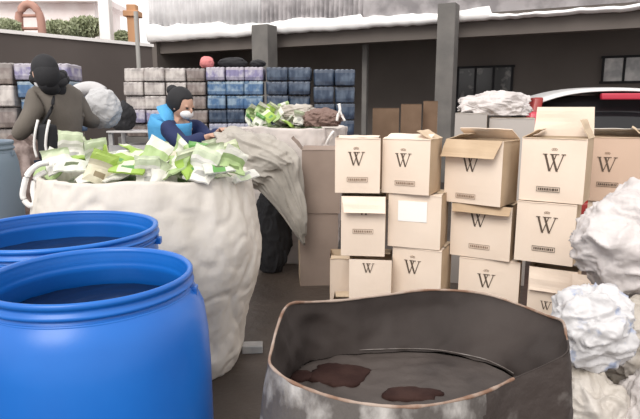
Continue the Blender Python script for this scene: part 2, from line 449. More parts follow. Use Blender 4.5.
# filling surface under the loose cartons
def fill(parent, pt, z0, zt, seed, m):
    bm = bmesh.new(); nt, nr = 90, 26; rings = []
    for j in range(nr):
        f = 1-j/nr
        ring = []
        for i in range(nt):
            e = pt(2*math.pi*i/nt, .93, .055)
            x, y = e.x*f, e.y*f
            z = z0+(zt-z0)*(1-f**2.2)+.035*fbm(Vector((x*9+seed, y*9, 0)), 3)*(1 if j else 0)
            ring.append(bm.verts.new((x, y, z)))
        rings.append(ring)
    for A_, B_ in zip(rings, rings[1:]):
        for i in range(nt): bm.faces.new((A_[i], A_[(i+1) % nt], B_[(i+1) % nt], B_[i]))
    bm.faces.new(rings[-1])
    return build('compressed_scraps', bm, m, parent, False)
M_fill = mat('mixed_green_white_scraps', (.30,.32,.22), .6, (.07,.12,.03), 11, .50, .56, .5, 20)
f1 = fill(S1, S1pt, .97, 1.10, 2, M_fill); f1['kind'] = 'stuff'
f2 = fill(S2, S2pt, 1.12, 1.24, 4, M_fill); f2['kind'] = 'stuff'

# ---------------------------------------------------------------- loose cartons
def carton_mesh(seed, w, h, t):
    rnd = random.Random(seed); bm = bmesh.new()
    nx, ny = 12, 12; fold = rnd.uniform(.25, .75); ang = rnd.uniform(.3, 1.1)*rnd.choice((1, -1)); tw = rnd.uniform(-.5, .5)
    grid = []
    for side in (0, 1):
        g = []
        for i in range(nx+1):
            row = []
            for j in range(ny+1):
                u = i/nx; v = j/ny
                edge = min(u, 1-u, v, 1-v)
                th = t*(.25+.75*min(1, edge*5))
                x = (u-.5)*w; y = (v-.5)*h
                z = (th/2 if side else -th/2)
                x += .008*noise.noise(Vector((seed, v*4, 1)))
                # pointed gable fold at one end
                if v > .82: z *= (1-v)/.18*.8+.2
                # crumple
                z += .010*noise.noise(Vector((u*3+seed, v*3, 0)))
                # bend round the fold line
                k = v-fold
                if k > 0:
                    yy = k*h; y = (fold-.5)*h + yy*math.cos(ang*min(1, k*4)); z += yy*math.sin(ang*min(1, k*4))
                z += tw*x*(v-.5)
                row.append(bm.verts.new((x, y, z)))
            g.append(row)
        grid.append(g)
    for s in (0, 1):
        for i in range(nx):
            for j in range(ny):
                f = bm.faces.new((grid[s][i][j], grid[s][i+1][j], grid[s][i+1][j+1], grid[s][i][j+1]))
                f.material_index = 0
                if j >= 8 and (seed % 3): f.material_index = 1
                if seed % 3 == 0 and 3 <= i <= 7: f.material_index = 1
                if j in (2, 3) and 3 < i < 9 and s: f.material_index = 2
    for i in range(nx):
        for j in (0, ny): bm.faces.new((grid[0][i][j], grid[0][i+1][j], grid[1][i+1][j], grid[1][i][j]))
    for j in range(ny):
        for i in (0, nx): bm.faces.new((grid[0][i][j], grid[0][i][j+1], grid[1][i][j+1], grid[1][i][j]))
    return bm
def cm(n, c, r=.45): return mat(n, c, r, bump=.25, bscale=25)
CMS = {
 'white': (cm('carton_white', (.68,.67,.62)), cm('carton_pale', (.55,.62,.44)), cm('carton_grey', (.38,.38,.36))),
 'lime green': (cm('carton_lime', (.30,.46,.08)), cm('carton_white_b', (.62,.66,.48)), cm('carton_green_c', (.10,.26,.07))),
 'pale green': (cm('carton_palegreen', (.36,.48,.22)), cm('carton_white_c', (.66,.66,.58)), cm('carton_olive', (.14,.20,.07))),
 'green and white': (cm('carton_white_d', (.62,.64,.56)), cm('carton_green_d', (.12,.32,.08)), cm('carton_dark', (.10,.13,.06))),
 'cream': (cm('carton_cream', (.62,.58,.44)), cm('carton_limeb', (.34,.48,.10)), cm('carton_brown', (.25,.20,.12))),
}
protos = {}
for ci, (nm, ms) in enumerate(CMS.items()):
    for k in range(3):
        bm = carton_mesh(ci*3+k+1, .13+.02*k, .19-.02*k, .035)
        me = bpy.data.meshes.new('crushed_carton'); bmesh.ops.recalc_face_normals(bm, faces=bm.faces); bm.to_mesh(me); bm.free()
        for m in ms: me.materials.append(m)
        protos[(nm, k)] = me
ORD = ['first', 'second', 'third', 'fourth', 'fifth', 'sixth', 'seventh', 'eighth', 'ninth', 'tenth', 'eleventh', 'twelfth', 'thirteenth', 'fourteenth', 'fifteenth', 'sixteenth']
def carton(nm, k, loc, rot, label, group, sc=1.0):
    o = bpy.data.objects.new('crushed_carton', protos[(nm, k)]); C.objects.link(o)
    o.location = loc; o.rotation_euler = rot; o.scale = (sc, sc, sc)
    tag(o, label, 'carton', group); return o
rnd = random.Random(11)
# front row on the rim of sack 1: (px, py, colour, kind, roll)
front = [(53,163,'pale green',0),(72,158,'green and white',1),(90,168,'white',2),(101,164,'cream',0),(116,172,'white',1),(131,162,'lime green',2),
         (148,170,'white',0),(165,174,'white',1),(176,166,'pale green',2),(190,160,'lime green',1),(203,166,'white',0),(217,162,'green and white',2),(231,160,'pale green',1),(241,170,'white',2)]
mid = [(58,154,'white',1),(76,150,'lime green',0),(95,148,'white',0),(108,152,'cream',1),(124,150,'lime green',0),(139,149,'lime green',2),(155,150,'pale green',0),(170,156,'cream',2),(185,152,'white',2),(199,151,'green and white',0),(214,150,'white',1),(229,151,'lime green',1)]
back = [(70,145,'white',0),(92,143,'pale green',1),(115,146,'white',2),(138,143,'lime green',0),(160,147,'white',1),(182,146,'pale green',2),(205,148,'white',0)]
for rows_, Y, wh, s_ in ((front, 2.68, 'front rim', 1.0), (mid, 2.84, 'middle', 1.05), (back, 3.15, 'back', 1.1)):
    for i, (px, py, c_, k) in enumerate(rows_):
        py += {'front rim': 4, 'middle': 7, 'back': 7}[wh]
        q = at(px, py, Y+(.06 if i % 2 else -.02)+rnd.uniform(-.015, .015))
        if Y < 2.8:    # follow the bag's rounded corners
            q = at(px, py, 2.68+ .28*max(0, (abs(px-150)-70)/30.)**2 if abs(px-150) > 70 else Y)
        carton(c_, k, q, (R(rnd.uniform(20, 60)), R(rnd.uniform(-25, 25)), R(rnd.uniform(-55, 55))),
               f'crushed {c_} carton, {ORD[i]} from left, {wh} row, on big white sack', 'crushed cartons heaped on the big white sack', s_*rnd.uniform(.8, 1.0))
mesc = [(248,118,'green and white'),(256,112,'lime green'),(264,120,'pale green'),(268,112,'lime green'),(276,117,'white'),(282,110,'white'),(288,119,'lime green'),(293,108,'white'),(300,113,'white'),(262,106,'pale green')]
mesc += [(250,108,'pale green'),(259,118,'green and white'),(271,106,'lime green'),(279,113,'pale green'),(285,105,'pale green'),(291,114,'green and white')]
for i, (px, py, c_) in enumerate(sorted(mesc)):
    carton(c_, i % 3, at(px, py+3, 5.0+.14*(i % 3)), (R(rnd.uniform(10, 80)), R(rnd.uniform(-40, 40)), R(rnd.uniform(-90, 90))),
           f'small {c_} scrap, {ORD[i]} from the left on the far grey white sack', 'scraps on the far bulk sack', .72)

# ---------------------------------------------------------------- crumpled bags
def lump(name, c, rad, m, label, cat, seed, amp=.16, sub=6, rot=0.0, group=None, flat=None, tail=None, creases=1.0, parent=None):
    bm = bmesh.new(); bmesh.ops.create_icosphere(bm, subdivisions=sub, radius=1)
    for v in bm.verts:
        n = v.co.normalized(); q = n*1.6+Vector((seed*3.1, seed*1.7, 0))
        d = amp*fbm(q*1.2, 2)
        ax = Euler((seed*1.3, seed*.7, seed*2.1)).to_matrix() @ n
        w1 = Vector((ax.x*1.5, ax.y*1.5, ax.z*.55))+Vector((seed*2.3, 0, seed))
        w1 += Vector((noise.noise(q*1.3), noise.noise(q*1.3+Vector((9, 0, 0))), noise.noise(q*1.3+Vector((0, 9, 0)))))*.45
        d += creases*amp*.55*max(0, 1-abs(noise.noise(w1*1.3))*3.2)**2
        d += creases*amp*.32*max(0, 1-abs(noise.noise(w1*2.3+Vector((5, 0, 0))))*2.6)**2
        d += creases*amp*.16*max(0, 1-abs(noise.noise(w1*4.2+Vector((5, 8, 0))))*2.4)**2
        d -= amp*.25
        r = 1+d
        sq = (abs(ax.x)**3+abs(ax.y)**3+abs(ax.z)**3)**(-1/3) if amp > .13 else 1
        r *= .55+.45*sq
        k = Vector((n.x*r*rad[0], n.y*r*rad[1], n.z*r*rad[2]))
        v.co = k
    if flat is not None:
        for v in bm.verts:
            if v.co.z < flat: v.co.z = flat+(v.co.z-flat)*.04
    me_o = build(name, bm, m, parent, True, loc=c, rot=(0, 0, rot))
    if label: tag(me_o, label, cat, group)
    return me_o
Cc = at(646, 243, 2.36)
lump('plastic_bag', (Cc.x, Cc.y, Cc.z), (.27,.21,.235), M_film, 'largest crumpled white plastic bag on top of the pile at the right edge', 'bag', 1, .15)
Cc = at(592, 327, 2.05)
lump('plastic_bag', Cc, (.145,.14,.145), M_film_blue, 'crumpled white bag with blue marks beside the rusty drum', 'bag', 2, .16)
Cc = at(590, 392, 2.0)
lump('plastic_bag', (Cc.x-.01, Cc.y, .19), (.14,.16,.225), M_film_grey, 'dirty grey film bag at the foot of the pile, beside the drum', 'bag', 3, .16, flat=-.185)
Cc = at(641, 337, 2.18)
lump('plastic_bag', (Cc.x-.02, Cc.y, Cc.z-.02), (.175,.13,.17), M_film_grey, 'crumpled greyish bag under the largest white bag at the right edge', 'bag', 4, .16)
Cc = at(648, 400, 1.95)
lump('plastic_bag', (Cc.x+.06, Cc.y, .21), (.16,.16,.235), M_film, 'white film bag in the bottom right corner of the pile', 'bag', 7, .16, flat=-.205)
Cc = at(612, 270, 2.5)
lump('plastic_bag', (Cc.x+.16, Cc.y+.16, .28), (.26,.13,.29), M_film, 'pale film bag at the back of the pile under the largest bag', 'bag', 9, .15, flat=-.27)

# grey woven bag slumped in front of the far bulk sack
def slump():
    bm = bmesh.new(); 
    bmesh.ops.create_icosphere(bm, subdivisions=6, radius=1)
    cpos = at(256, 160, 4.14)
    for v in bm.verts:
        n = v.co.normalized(); q = n*1.8+Vector((4.1, 2, 0))
        d = .14*fbm(q*1.1, 2)+.13*max(0, 1-abs(noise.noise(Vector((q.x*1.6+q.z, q.y, q.z*.9))))*3)**2+.05*max(0, 1-abs(noise.noise(q*2.2))*2.6)**2
        r = 1+d
        x, y, z = n.x*r*.29, n.y*r*.15, n.z*r*.21
        # skew: upper part leans left, lower part right
        x -= z*.55
        # tail towards the lower right
        t = max(0, n.x*.6-n.z*.8-.55)
        t2 = min(1, t*2.2); xc = .17-z*.2
        x = x+(xc-x)*.72*t2; x += t*.30; z -= t*1.05; y *= 1-.4*min(1, t)
        v.co = (x, y, z)
    o = build('woven_bag', bm, M_greybag, None, True, loc=cpos)
    tag(o, 'slumped grey woven bag with a hanging tail between the two bulk sacks', 'bag')
slump()
q = at(283, 235, 4.4)
lump('rubbish_bag', (q.x-.12, 4.68, .33), (.17,.10,.36), M_black, 'black rubbish bag on the floor under the slumped grey bag', 'bag', 12, .13, flat=-.32)
q = ground(258, 351)
bm = bmesh.new(); bx(bm, (-.07, -.04, 0), (.05, .04, .045)); bevel(bm, .006, 2)
tag(build('concrete_block', bm, M_pane, loc=(q.x-.02, q.y, 0), rot=(0, 0, R(4))), 'small white block on the floor between the bulk sack and the drum', 'block')

# ---------------------------------------------------------------- W boxes
def logo_bm(w, h):
    """interlaced serif W, drawn in the xz plane, centred, y=0"""
    bm = bmesh.new()
    def stroke(x0, z0, x1, z1, t, y):
        bm.faces.new([bm.verts.new((x0-t/2, y, z0)), bm.verts.new((x0+t/2, y, z0)), bm.verts.new((x1+t/2, y, z1)), bm.verts.new((x1-t/2, y, z1))])
    T = w*.10; t = w*.045
    stroke(-w*.40, h/2, -w*.16, -h/2, T, 0); stroke(-w*.16, -h/2, w*.10, h/2, t, -.0003)
    stroke(-w*.10, h/2, w*.16, -h/2, T, -.0006); stroke(w*.16, -h/2, w*.42, h/2, t, -.0009)
    for x in (-w*.40, -w*.10, w*.10, w*.42): stroke(x-w*.08, h/2, x-w*.08, h/2-h*.05, 0, -.0012); 
    for x in (-w*.40, -w*.08, w*.12, w*.42):
        bm.faces.new([bm.verts.new((x-w*.10, -.0012, h/2)), bm.verts.new((x+w*.10, -.0012, h/2)), bm.verts.new((x+w*.10, -.0012, h/2-h*.045)), bm.verts.new((x-w*.10, -.0012, h/2-h*.045))])
    bmesh.ops.delete(bm, geom=[f for f in bm.faces if f.calc_area() < 1e-9], context='FACES')
    r = bmesh.ops.extrude_face_region(bm, geom=list(bm.faces))
    for v in r['geom']:
        if isinstance(v, bmesh.types.BMVert): v.co.y += .0012
    return bm
def crest_bm(w):
    bm = bmesh.new()
    for dx in (-.5, 0, .5):
        tube(bm, [(dx*w+math.cos(a)*w*.28, 0, math.sin(a)*w*.28+(.12*w if dx == 0 else 0)) for a in [i*math.pi/5 for i in range(11)]], .0012, 4)
    return bm
def stamp_bm(w, h, lines=1):
    bm = bmesh.new(); t = .0022
    bx(bm, (-w/2, -.0008, h/2-t), (w/2, .0004, h/2)); bx(bm, (-w/2, -.0008, -h/2), (w/2, .0004, -h/2+t))
    bx(bm, (-w/2, -.0008, -h/2+t), (-w/2+t, .0004, h/2-t)); bx(bm, (w/2-t, -.0008, -h/2+t), (w/2, .0004, h/2-t))
    x = -w/2+.008; rr = random.Random(3)
    while x < w/2-.012:
        l = rr.uniform(.005, .012); bx(bm, (x, -.0008, -h*.22), (min(x+l, w/2-.006), .0004, h*.22)); x += l+.003
    return bm
def flap(o, w, l, loc, rot, m=M_card_in, bend=0.0, skew=0.0):
    """a flap hinged at its local origin edge, extending +z by l, width w"""
    bm = bmesh.new(); n = 8; g = []
    for i in range(n+1):
        v = i/n; row = []
        for j in range(n+1):
            u = j/n-.5
            x = u*w*(1-.06*v)+skew*v*l; z = v*l; y = bend*v*v*l + .006*noise.noise(Vector((u*3+w*9, v*3, l*7)))
            row.append((x, y, z))
        g.append(row)
    V = [[[bm.verts.new((x, y+s*.004, z)) for x, y, z in row] for row in g] for s in (0, 1)]
    for s in (0, 1):
        for i in range(n):
            for j in range(n): bm.faces.new((V[s][i][j], V[s][i][j+1], V[s][i+1][j+1], V[s][i+1][j]))
    for i in range(n):
        for j in (0, n): bm.faces.new((V[0][i][j], V[0][i+1][j], V[1][i+1][j], V[1][i][j]))
    for j in range(n):
        for i in (0, n): bm.faces.new((V[0][i][j], V[0][i][j+1], V[1][i][j+1], V[1][i][j]))
    return build('flap', bm, m, o, False, loc=loc, rot=rot)
def wbox(pxl, pxr, zb, zt, Y, rel, dep, label, logo=(.5,.62), stamp=(.5,.2), flaps=(), mf=M_card, sag=0.0, closed=True, lw=.095, name='cardboard_box', crest=True, group='printed cardboard boxes stacked in columns', stampm=None):
    """box whose front face spans the columns pxl..pxr at depth Y; rel = extra turn showing its right side"""
    zm = (zb+zt)/2
    zc = lambda y: y*math.cos(PITCH)-(zm-CAMZ)*math.sin(PITCH)
    pc = (pxl+pxr)/2; cx = (pc-320)/FPX*zc(Y)
    az = math.atan2(cx, Y); yaw = -(az+R(rel))
    w = (pxr-pxl)/FPX*zc(Y)/max(.6, math.cos(R(rel)))*math.cos(az*.0)
    h = zt-zb
    o = empty(name, (cx, Y, zb), yaw); tag(o, label, 'box', group)
    # body: open-topped box with thickness, slightly bulged
    bm = bmesh.new(); t = .005; n = 10
    def wallgrid(a, b):   # outer vertical wall from a to b
        vs = []
        for i in range(n+1):
            row = []
            for j in range(n+1):
                u, v = i/n, j/n; p_ = Vector(a)*(1-u)+Vector(b)*u
                nrm = Vector((b[1]-a[1], -(b[0]-a[0]), 0)).normalized()
                p_ = p_ + nrm*(.005*math.sin(u*math.pi)*math.sin(v*math.pi)+.0025*noise.noise(Vector((u*3+cx*9, v*3, zb*7))) * math.sin(u*math.pi))
                row.append(bm.verts.new((p_.x, p_.y, v*h - (sag*math.sin(u*math.pi) if v == 1 else 0))))
            vs.append(row)
        return [bm.faces.new((vs[i][j], vs[i+1][j], vs[i+1][j+1], vs[i][j+1])) for i in range(n) for j in range(n)]
    c = [(-w/2, 0, 0), (w/2, 0, 0), (w/2, dep, 0), (-w/2, dep, 0)]
    for k in range(4):
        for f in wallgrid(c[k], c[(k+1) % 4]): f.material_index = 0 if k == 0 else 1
    bmesh.ops.remove_doubles(bm, verts=bm.verts, dist=.0005)
    def inner(z0, z1):
        ci = [(-w/2+t, t), (w/2-t, t), (w/2-t, dep-t), (-w/2+t, dep-t)]
        A_ = [bm.verts.new((x, y, z0)) for x, y in ci]; B_ = [bm.verts.new((x, y, z1)) for x, y in ci]
        for k in range(4): f = bm.faces.new((A_[k], A_[(k+1) % 4], B_[(k+1) % 4], B_[k])); f.material_index = 2
        f = bm.faces.new(A_); f.material_index = 2
    inner(.004, h-.003)
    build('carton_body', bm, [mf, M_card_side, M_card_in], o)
    if logo:
        build('logo', logo_bm(lw, lw*.82), M_ink, o, loc=((logo[0]-.5)*w, -.0065, logo[1]*h))
        if crest: build('crest', crest_bm(.018), M_ink2, o, loc=((logo[0]-.5)*w, -.0055, (logo[1])*h+lw*.62))
    if stamp:
        build('stamp', stamp_bm(.12, .028), stampm or M_ink, o, loc=((stamp[0]-.5)*w, -.0065, stamp[1]*h))
    for f in flaps:
        side, l, ang = f[0], f[1], f[2]
        mm = f[3] if len(f) > 3 else M_card_in
        # ang: 0 = straight up, 90 = folded outwards flat, 180 = hanging; negative = closed inwards
        if side == 'front': flap(o, w*.98, l, (0, -.004, h-.001), (R(ang), 0, 0), mm, skew=(f[4] if len(f) > 4 else 0))
        if side == 'back': flap(o, w*.98, l, (0, dep+.004, h-.001), (-R(ang), 0, 0), mm, skew=(f[4] if len(f) > 4 else 0))
        if side == 'left': flap(o, dep*.96, l, (-w/2-.004, dep/2, h-.001), (R(ang), 0, -math.pi/2), mm)
        if side == 'right': flap(o, dep*.96, l, (w/2+.004, dep/2, h-.001), (R(ang), 0, math.pi/2), mm)
    return o, w
def zof(px, py, Y): return at(px, py, Y).z
CL = -92   # a closed flap, folded inwards just above the box top
def column(pxs, Ys, ys, boxes):
    pass
# column one (leftmost)
Y = 3.22; z = [zof(357, v, Y) for v in (138, 193, 256, 306)]
wbox(332, 381, 0, z[3]-.004, Y, 1, .27, 'cardboard box at the foot of the leftmost box column', None, None, [('front',.1,CL),('back',.1,CL)])
wbox(349, 391, z[3], z[2]-.006, Y-.06, 2, .25, 'low cardboard box under the torn flapped box in the leftmost column', (.45,.84), None, [('back',.1,CL)], lw=.07, crest=False)
wbox(341, 385, z[2], z[1]-.02, Y, 2, .27, 'cardboard box with a raised front flap beneath the leftmost top box', (.52,.78), (.5,.42), [('front',.10,155,M_card,.1),('back',.12,CL)], lw=.075, stampm=M_ink2)
wbox(335, 380, z[1], z[0], Y, 2, .27, 'topmost box of the leftmost column, closed with a printed W', (.47,.63), (.5,.25), [('front',.13,CL,M_card),('back',.13,CL,M_card)], stampm=M_ink2)
# sliver box further left, behind
wbox(330, 350, 0, zof(340, 264, 3.42), 3.55, 0, .25, 'narrow plain box showing left of the low box in the leftmost column', None, None, [('front',.1,CL)], mf=M_card)
# column two
Y = 3.2; z = [zof(405, v, Y) for v in (139, 194, 248, 306)]
wbox(386, 432, 0, z[3]-.004, Y, 16, .25, 'cardboard box at the foot of the second column, behind the drum rim', None, None, [('front',.1,CL)])
wbox(392, 440, z[3], z[2]-.004, Y, 16, .25, 'box with a W just above the drum rim, under the white labelled box', (.42,.68), None, [('front',.12,CL,M_card),('back',.12,CL)], lw=.1)
oo, w_ = wbox(388, 440, z[2], z[1]-.004, Y, 12, .25, 'box with a glossy blank white label, middle of the second column', None, None, [('front',.13,CL,M_card),('back',.12,CL)])
bm = bmesh.new(); bx(bm, (-.085, -.002, -.06), (.085, 0, .06)); bevel(bm, .0008, 1)
lb = build('label_sheet', bm, M_label, oo, loc=(-.01, -.006, (z[1]-z[2])*.68)); lb['label'] = 'blank glossy white label'
wbox(382, 429, z[1], z[0], Y, 18, .25, 'top box of the second column, its rear flap raised above a W', (.45,.62), (.5,.2), [('front',.13,-78,M_card,.0),('back',.13,CL),('right',.1,-60,M_card_in)], stampm=M_ink2)
# column three
Y = 3.2; z = [zof(475, v, Y) for v in (140, 204, 258, 311)]
wbox(455, 512, 0, z[3]-.004, Y, 10, .25, 'cardboard box at the foot of the third column, behind the drum', None, None, [('front',.1,CL)])
wbox(459, 517, z[3], z[2]-.004, Y-.02, 5, .24, 'box with a W just above the highest part of the drum rim', (.46,.60), None, [('front',.12,CL,M_card),('back',.12,CL)], lw=.1)
wbox(451, 509, z[2], z[1]-.006, Y, 14, .24, 'box whose torn dark front flap half covers its W, third column', (.46,.72), (.5,.22), [('front',.07,128,M_card_side,.15),('back',.12,CL)], lw=.1, crest=False, stampm=M_ink2)
wbox(445, 500, z[1], z[0], Y, 24, .25, 'wide open box with its front flap folded down over the W, top of third column', (.46,.62), (.4,.12), [('front',.115,148,M_card_side,-.12),('back',.12,-60,M_card),('left',.1,-70),('right',.12,-110,M_card_in)], lw=.1, crest=False, stampm=M_ink2)
# column four
Y = 3.02; z = [zof(552, v, Y) for v in (138, 202, 263, 318)]
wbox(521, 580, 0, z[3]-.004, Y, 6, .25, 'cardboard box at the foot of the fourth column, beside the drum edge', None, None, [('front',.1,CL)])
oo, w_ = wbox(529, 574, z[3], z[2]-.035, Y, 6, .25, 'box with two front flaps hanging over a small W beside the white bags', (.4,.25), None, [('back',.12,CL),('front',.13,168,M_card)], lw=.06, crest=False)
flap(oo, .17, .12, (.185, -.016, z[2]-z[3]-.04), (R(165), 0, R(4)), M_card)
wbox(517, 572, z[2], z[1]-.004, Y, 8, .25, 'closed box with a W and stamp under the tall open box, fourth column', (.52,.64), (.5,.24), [('front',.12,CL,M_card),('back',.12,CL)], lw=.11)
wbox(522, 582, z[1], z[0], Y, 10, .25, 'box with its rear flap standing straight up, tallest in the stack', (.52,.62), (.46,.2), [('back',.165,4,M_card),('front',.13,-95,M_card_in),('left',.09,-60),('right',.11,-25)], lw=.115)
# column five
Y = 3.42; z = [zof(612, v, Y) for v in (137, 202, 262, 325)]
for i_, lbl in ((2, 'lowest box of the fifth column, behind the pile of white bags'), (1, 'middle box of the fifth column, hidden behind the largest white bag')):
    wbox(588, 640, 0 if i_ == 2 else z[2], z[i_]-.004 if i_ == 2 else z[1]-.004, Y, 2, .25, lbl, None, None, [('front',.12,CL)])
wbox(588, 638, z[1], z[0], Y, 2, .25, 'darker box with a W and boxed stamp above the largest white bag', (.38,.58), (.42,.27), [('front',.12,-100,M_card_in),('back',.13,-70,M_film_grey),('right',.10,-50,M_card_in)], mf=mat('pinkish_cardboard', (.60,.44,.34), .85), lw=.11)
# boxes standing behind the columns
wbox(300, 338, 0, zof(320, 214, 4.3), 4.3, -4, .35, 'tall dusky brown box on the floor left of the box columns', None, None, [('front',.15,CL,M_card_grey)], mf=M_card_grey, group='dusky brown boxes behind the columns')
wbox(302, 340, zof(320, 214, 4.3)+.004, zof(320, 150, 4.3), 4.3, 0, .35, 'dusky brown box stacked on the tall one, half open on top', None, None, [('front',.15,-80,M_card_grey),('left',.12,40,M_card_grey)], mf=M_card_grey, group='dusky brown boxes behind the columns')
# dark hand slot on that box
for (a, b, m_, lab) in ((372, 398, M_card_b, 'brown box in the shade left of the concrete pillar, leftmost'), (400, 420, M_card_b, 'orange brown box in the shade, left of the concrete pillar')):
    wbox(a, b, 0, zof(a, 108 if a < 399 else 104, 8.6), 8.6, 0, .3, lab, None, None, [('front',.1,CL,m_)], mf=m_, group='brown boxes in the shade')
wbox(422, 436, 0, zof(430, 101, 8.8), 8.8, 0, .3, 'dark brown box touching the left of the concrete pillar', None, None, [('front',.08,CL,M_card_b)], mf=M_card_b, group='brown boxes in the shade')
wbox(452, 482, 0, zof(460, 113, 4.35), 4.35, 2, .4, 'grey box behind the columns, left of the plastic film bundle', None, None, [('front',.12,CL,M_film_grey)], mf=mat('grey_board', (.40,.37,.35), .8), group='grey boxes behind the columns')
wbox(486, 528, 0, zof(500, 118, 4.35), 4.35, 0, .4, 'grey box under the plastic film bundle behind the columns', None, None, [('front',.12,CL,M_film_grey)], mf=mat('grey_board_light', (.45,.42,.40), .8), group='grey boxes behind the columns')
q = at(500, 112, 4.5); lump('film_bundle', (q.x-.02, 4.56, q.z+.035), (.26,.14,.12), M_film, 'loose bundle of greyish plastic film on the grey boxes', 'film bundle', 21, .2, flat=-.06)

# ---------------------------------------------------------------- the bent drum
def drum():
    # rim points: (px, py, Y) going round, starting at the left front corner, over the back to the right, then the front back to the left
    rim = [(270,364,1.25),(272,348,1.30),(277,328,1.38),(284,310,1.50),(293,303,1.60),(313,302,1.68),(345,300,1.74),(385,295,1.79),(430,290,1.82),(480,293,1.80),
           (517,304,1.74),(548,316,1.64),(562,321,1.56),(566,334,1.45),(567,352,1.36),
           (545,365,1.34),(513,379,1.31),(488,391,1.24),(462,399,1.19),(432,405,1.15),(400,407,1.13),(365,404,1.13),(335,398,1.14),(305,388,1.17),(285,378,1.20)]
    P = [at(*r) for r in rim]; n0 = len(P)
    # resample as closed catmull-rom
    K = 8; path = []
    for i in range(n0):
        a, b, c, d = P[i-1], P[i], P[(i+1) % n0], P[(i+2) % n0]
        for j in range(K):
            t = j/K; path.append(.5*((2*b)+(c-a)*t+(2*a-5*b+4*c-d)*t*t+(3*b-3*c+d-a)*t**3))
    N = len(path)
    hF = .615
    # residue outline seen inside, on the plane z=hF (image positions)
    fl = [(284,384),(290,374),(300,366),(310,361),(322,357),(333,354),(345,353),(370,352),(405,351),(435,352),(460,356),(485,362),(503,370),(513,376),(515,381),(516,386),(512,391)]
    def onplane(px, py, z):
        u = (px-320)/FPX; v = (209.5-py)/FPX
        d = Vector((u, math.cos(PITCH)+v*math.sin(PITCH), -math.sin(PITCH)+v*math.cos(PITCH)))
        return Vector((0, 0, CAMZ)) + d*((z-CAMZ)/d.z)
    FB = [onplane(a, b, hF) for a, b in fl]
    # front part of the floor follows the front wall, slightly inside
    o = empty('steel_drum', (.24, 1.45, 0)); tag(o, 'bent open steel drum with a rusty rim and white blotched side, in the front', 'drum')
    inv = -Vector((.24, 1.45, 0))
    # floor ring: parametrise to match the path index
    ring = []
    iL = 0; iR = 16*K          # path indices of left corner and pinch
    cum = [0]
    for a, b in zip(FB, FB[1:]): cum.append(cum[-1]+(b-a).length)
    def alongFB(f):
        s = f*cum[-1]
        for i in range(len(FB)-1):
            if s <= cum[i+1]: t = (s-cum[i])/(cum[i+1]-cum[i]+1e-9); return FB[i].lerp(FB[i+1], t)
        return FB[-1].copy()
    pc = [0]
    for i in range(iR): pc.append(pc[-1]+(path[i+1]-path[i]).length)
    for i in range(N):
        if i <= iR: q = alongFB(pc[i]/pc[-1])
        else:
            q = path[i].copy(); q.z = hF
            ctr = Vector((.15, 1.45, hF)); q = q + (ctr-q).normalized()*.012
        ring.append(q)
    def disp(q, s=1.0): return .010*s*fbm(q*6, 3)+.006*s*(.5-2*abs(noise.noise(q*9)))
    bm = bmesh.new(); m = 16; rows = []
    for j in range(m+1):
        f = j/m; row = []
        for i in range(N):
            a, b = path[i], ring[i]
            # walls stay fairly upright near the rim, then sweep to the residue
            if i <= iR:
                k = f**1.5; q = Vector((a.x+(b.x-a.x)*k, a.y+(b.y-a.y)*k, a.z+(b.z-a.z)*f))
            else: q = a.lerp(b, f)
            nrm = Vector((q.x-.2, q.y-1.45, 0)).normalized()
            q = q - nrm*disp(q, 1.6)*(min(1, f*3))
            row.append(bm.verts.new(q+inv))
        rows.append(row)
    for A_, B_ in zip(rows, rows[1:]):
        for i in range(N): bm.faces.new((A_[i], B_[i], B_[(i+1) % N], A_[(i+1) % N]))
    build('inner_wall', bm, M_drum_in, o, True)
    # residue
    bm = bmesh.new(); cen = Vector((0, 0, 0))
    for q in ring: cen += q
    cen /= N; rr = []
    for j in range(13):
        f = 1-j/13; rr.append([bm.verts.new(Vector((cen.x+(q.x-cen.x)*f, cen.y+(q.y-cen.y)*f, hF-.004+(.012*fbm(Vector((q.x*f*9, q.y*f*9, 1)), 3) if j else 0)))+inv) for q in ring])
    for A_, B_ in zip(rr, rr[1:]):
        for i in range(N): bm.faces.new((A_[i], B_[i], B_[(i+1) % N], A_[(i+1) % N]))
    bm.faces.new(rr[-1])
    r_ = build('residue', bm, M_residue, o, True)
    for (pcx, pcy, rx, ry, sd_) in ((340, 374, .085, .075, 1), (412, 394, .080, .040, 2), (300, 376, .04, .03, 3)):
        c0 = onplane(pcx, pcy, hF)+inv; bm = bmesh.new(); ring_ = []
        for k in range(48):
            a = k*math.pi/24; rr_ = 1+.28*noise.noise(Vector((math.cos(a)*1.6+sd_*5, math.sin(a)*1.6, 0)))+.10*noise.noise(Vector((math.cos(a)*5, math.sin(a)*5, sd_)))
            ring_.append((math.cos(a)*rx*rr_, math.sin(a)*ry*rr_))
        lo_ = [bm.verts.new(c0+Vector((x, y, -.012))) for x, y in ring_]; mid_ = [bm.verts.new(c0+Vector((x, y, .002))) for x, y in ring_]
        up_ = [bm.verts.new(c0+Vector((x*.85, y*.85, .006))) for x, y in ring_]
        for A_, B_ in ((lo_, mid_), (mid_, up_)):
            for k in range(48): bm.faces.new((A_[k], A_[(k+1) % 48], B_[(k+1) % 48], B_[k]))
        bm.faces.new(up_); bm.faces.new(lo_)
        build('sludge_patch', bm, M_puddle, o, True)
    # raised weld line along the back of the residue
    bm = bmesh.new(); wl_ = [FB[i] + inv + Vector((0, -.004, .010)) for i in range(5, len(FB)-3)]
    wl_ = smooth_path(wl_, 4)
    tube(bm, wl_, [.0012+.0022*abs(noise.noise(q*25)) for q in wl_], 6); build('weld_bead', bm, M_pole_d, o, True)
    # outer wall
    bm = bmesh.new(); rows = []; m = 40
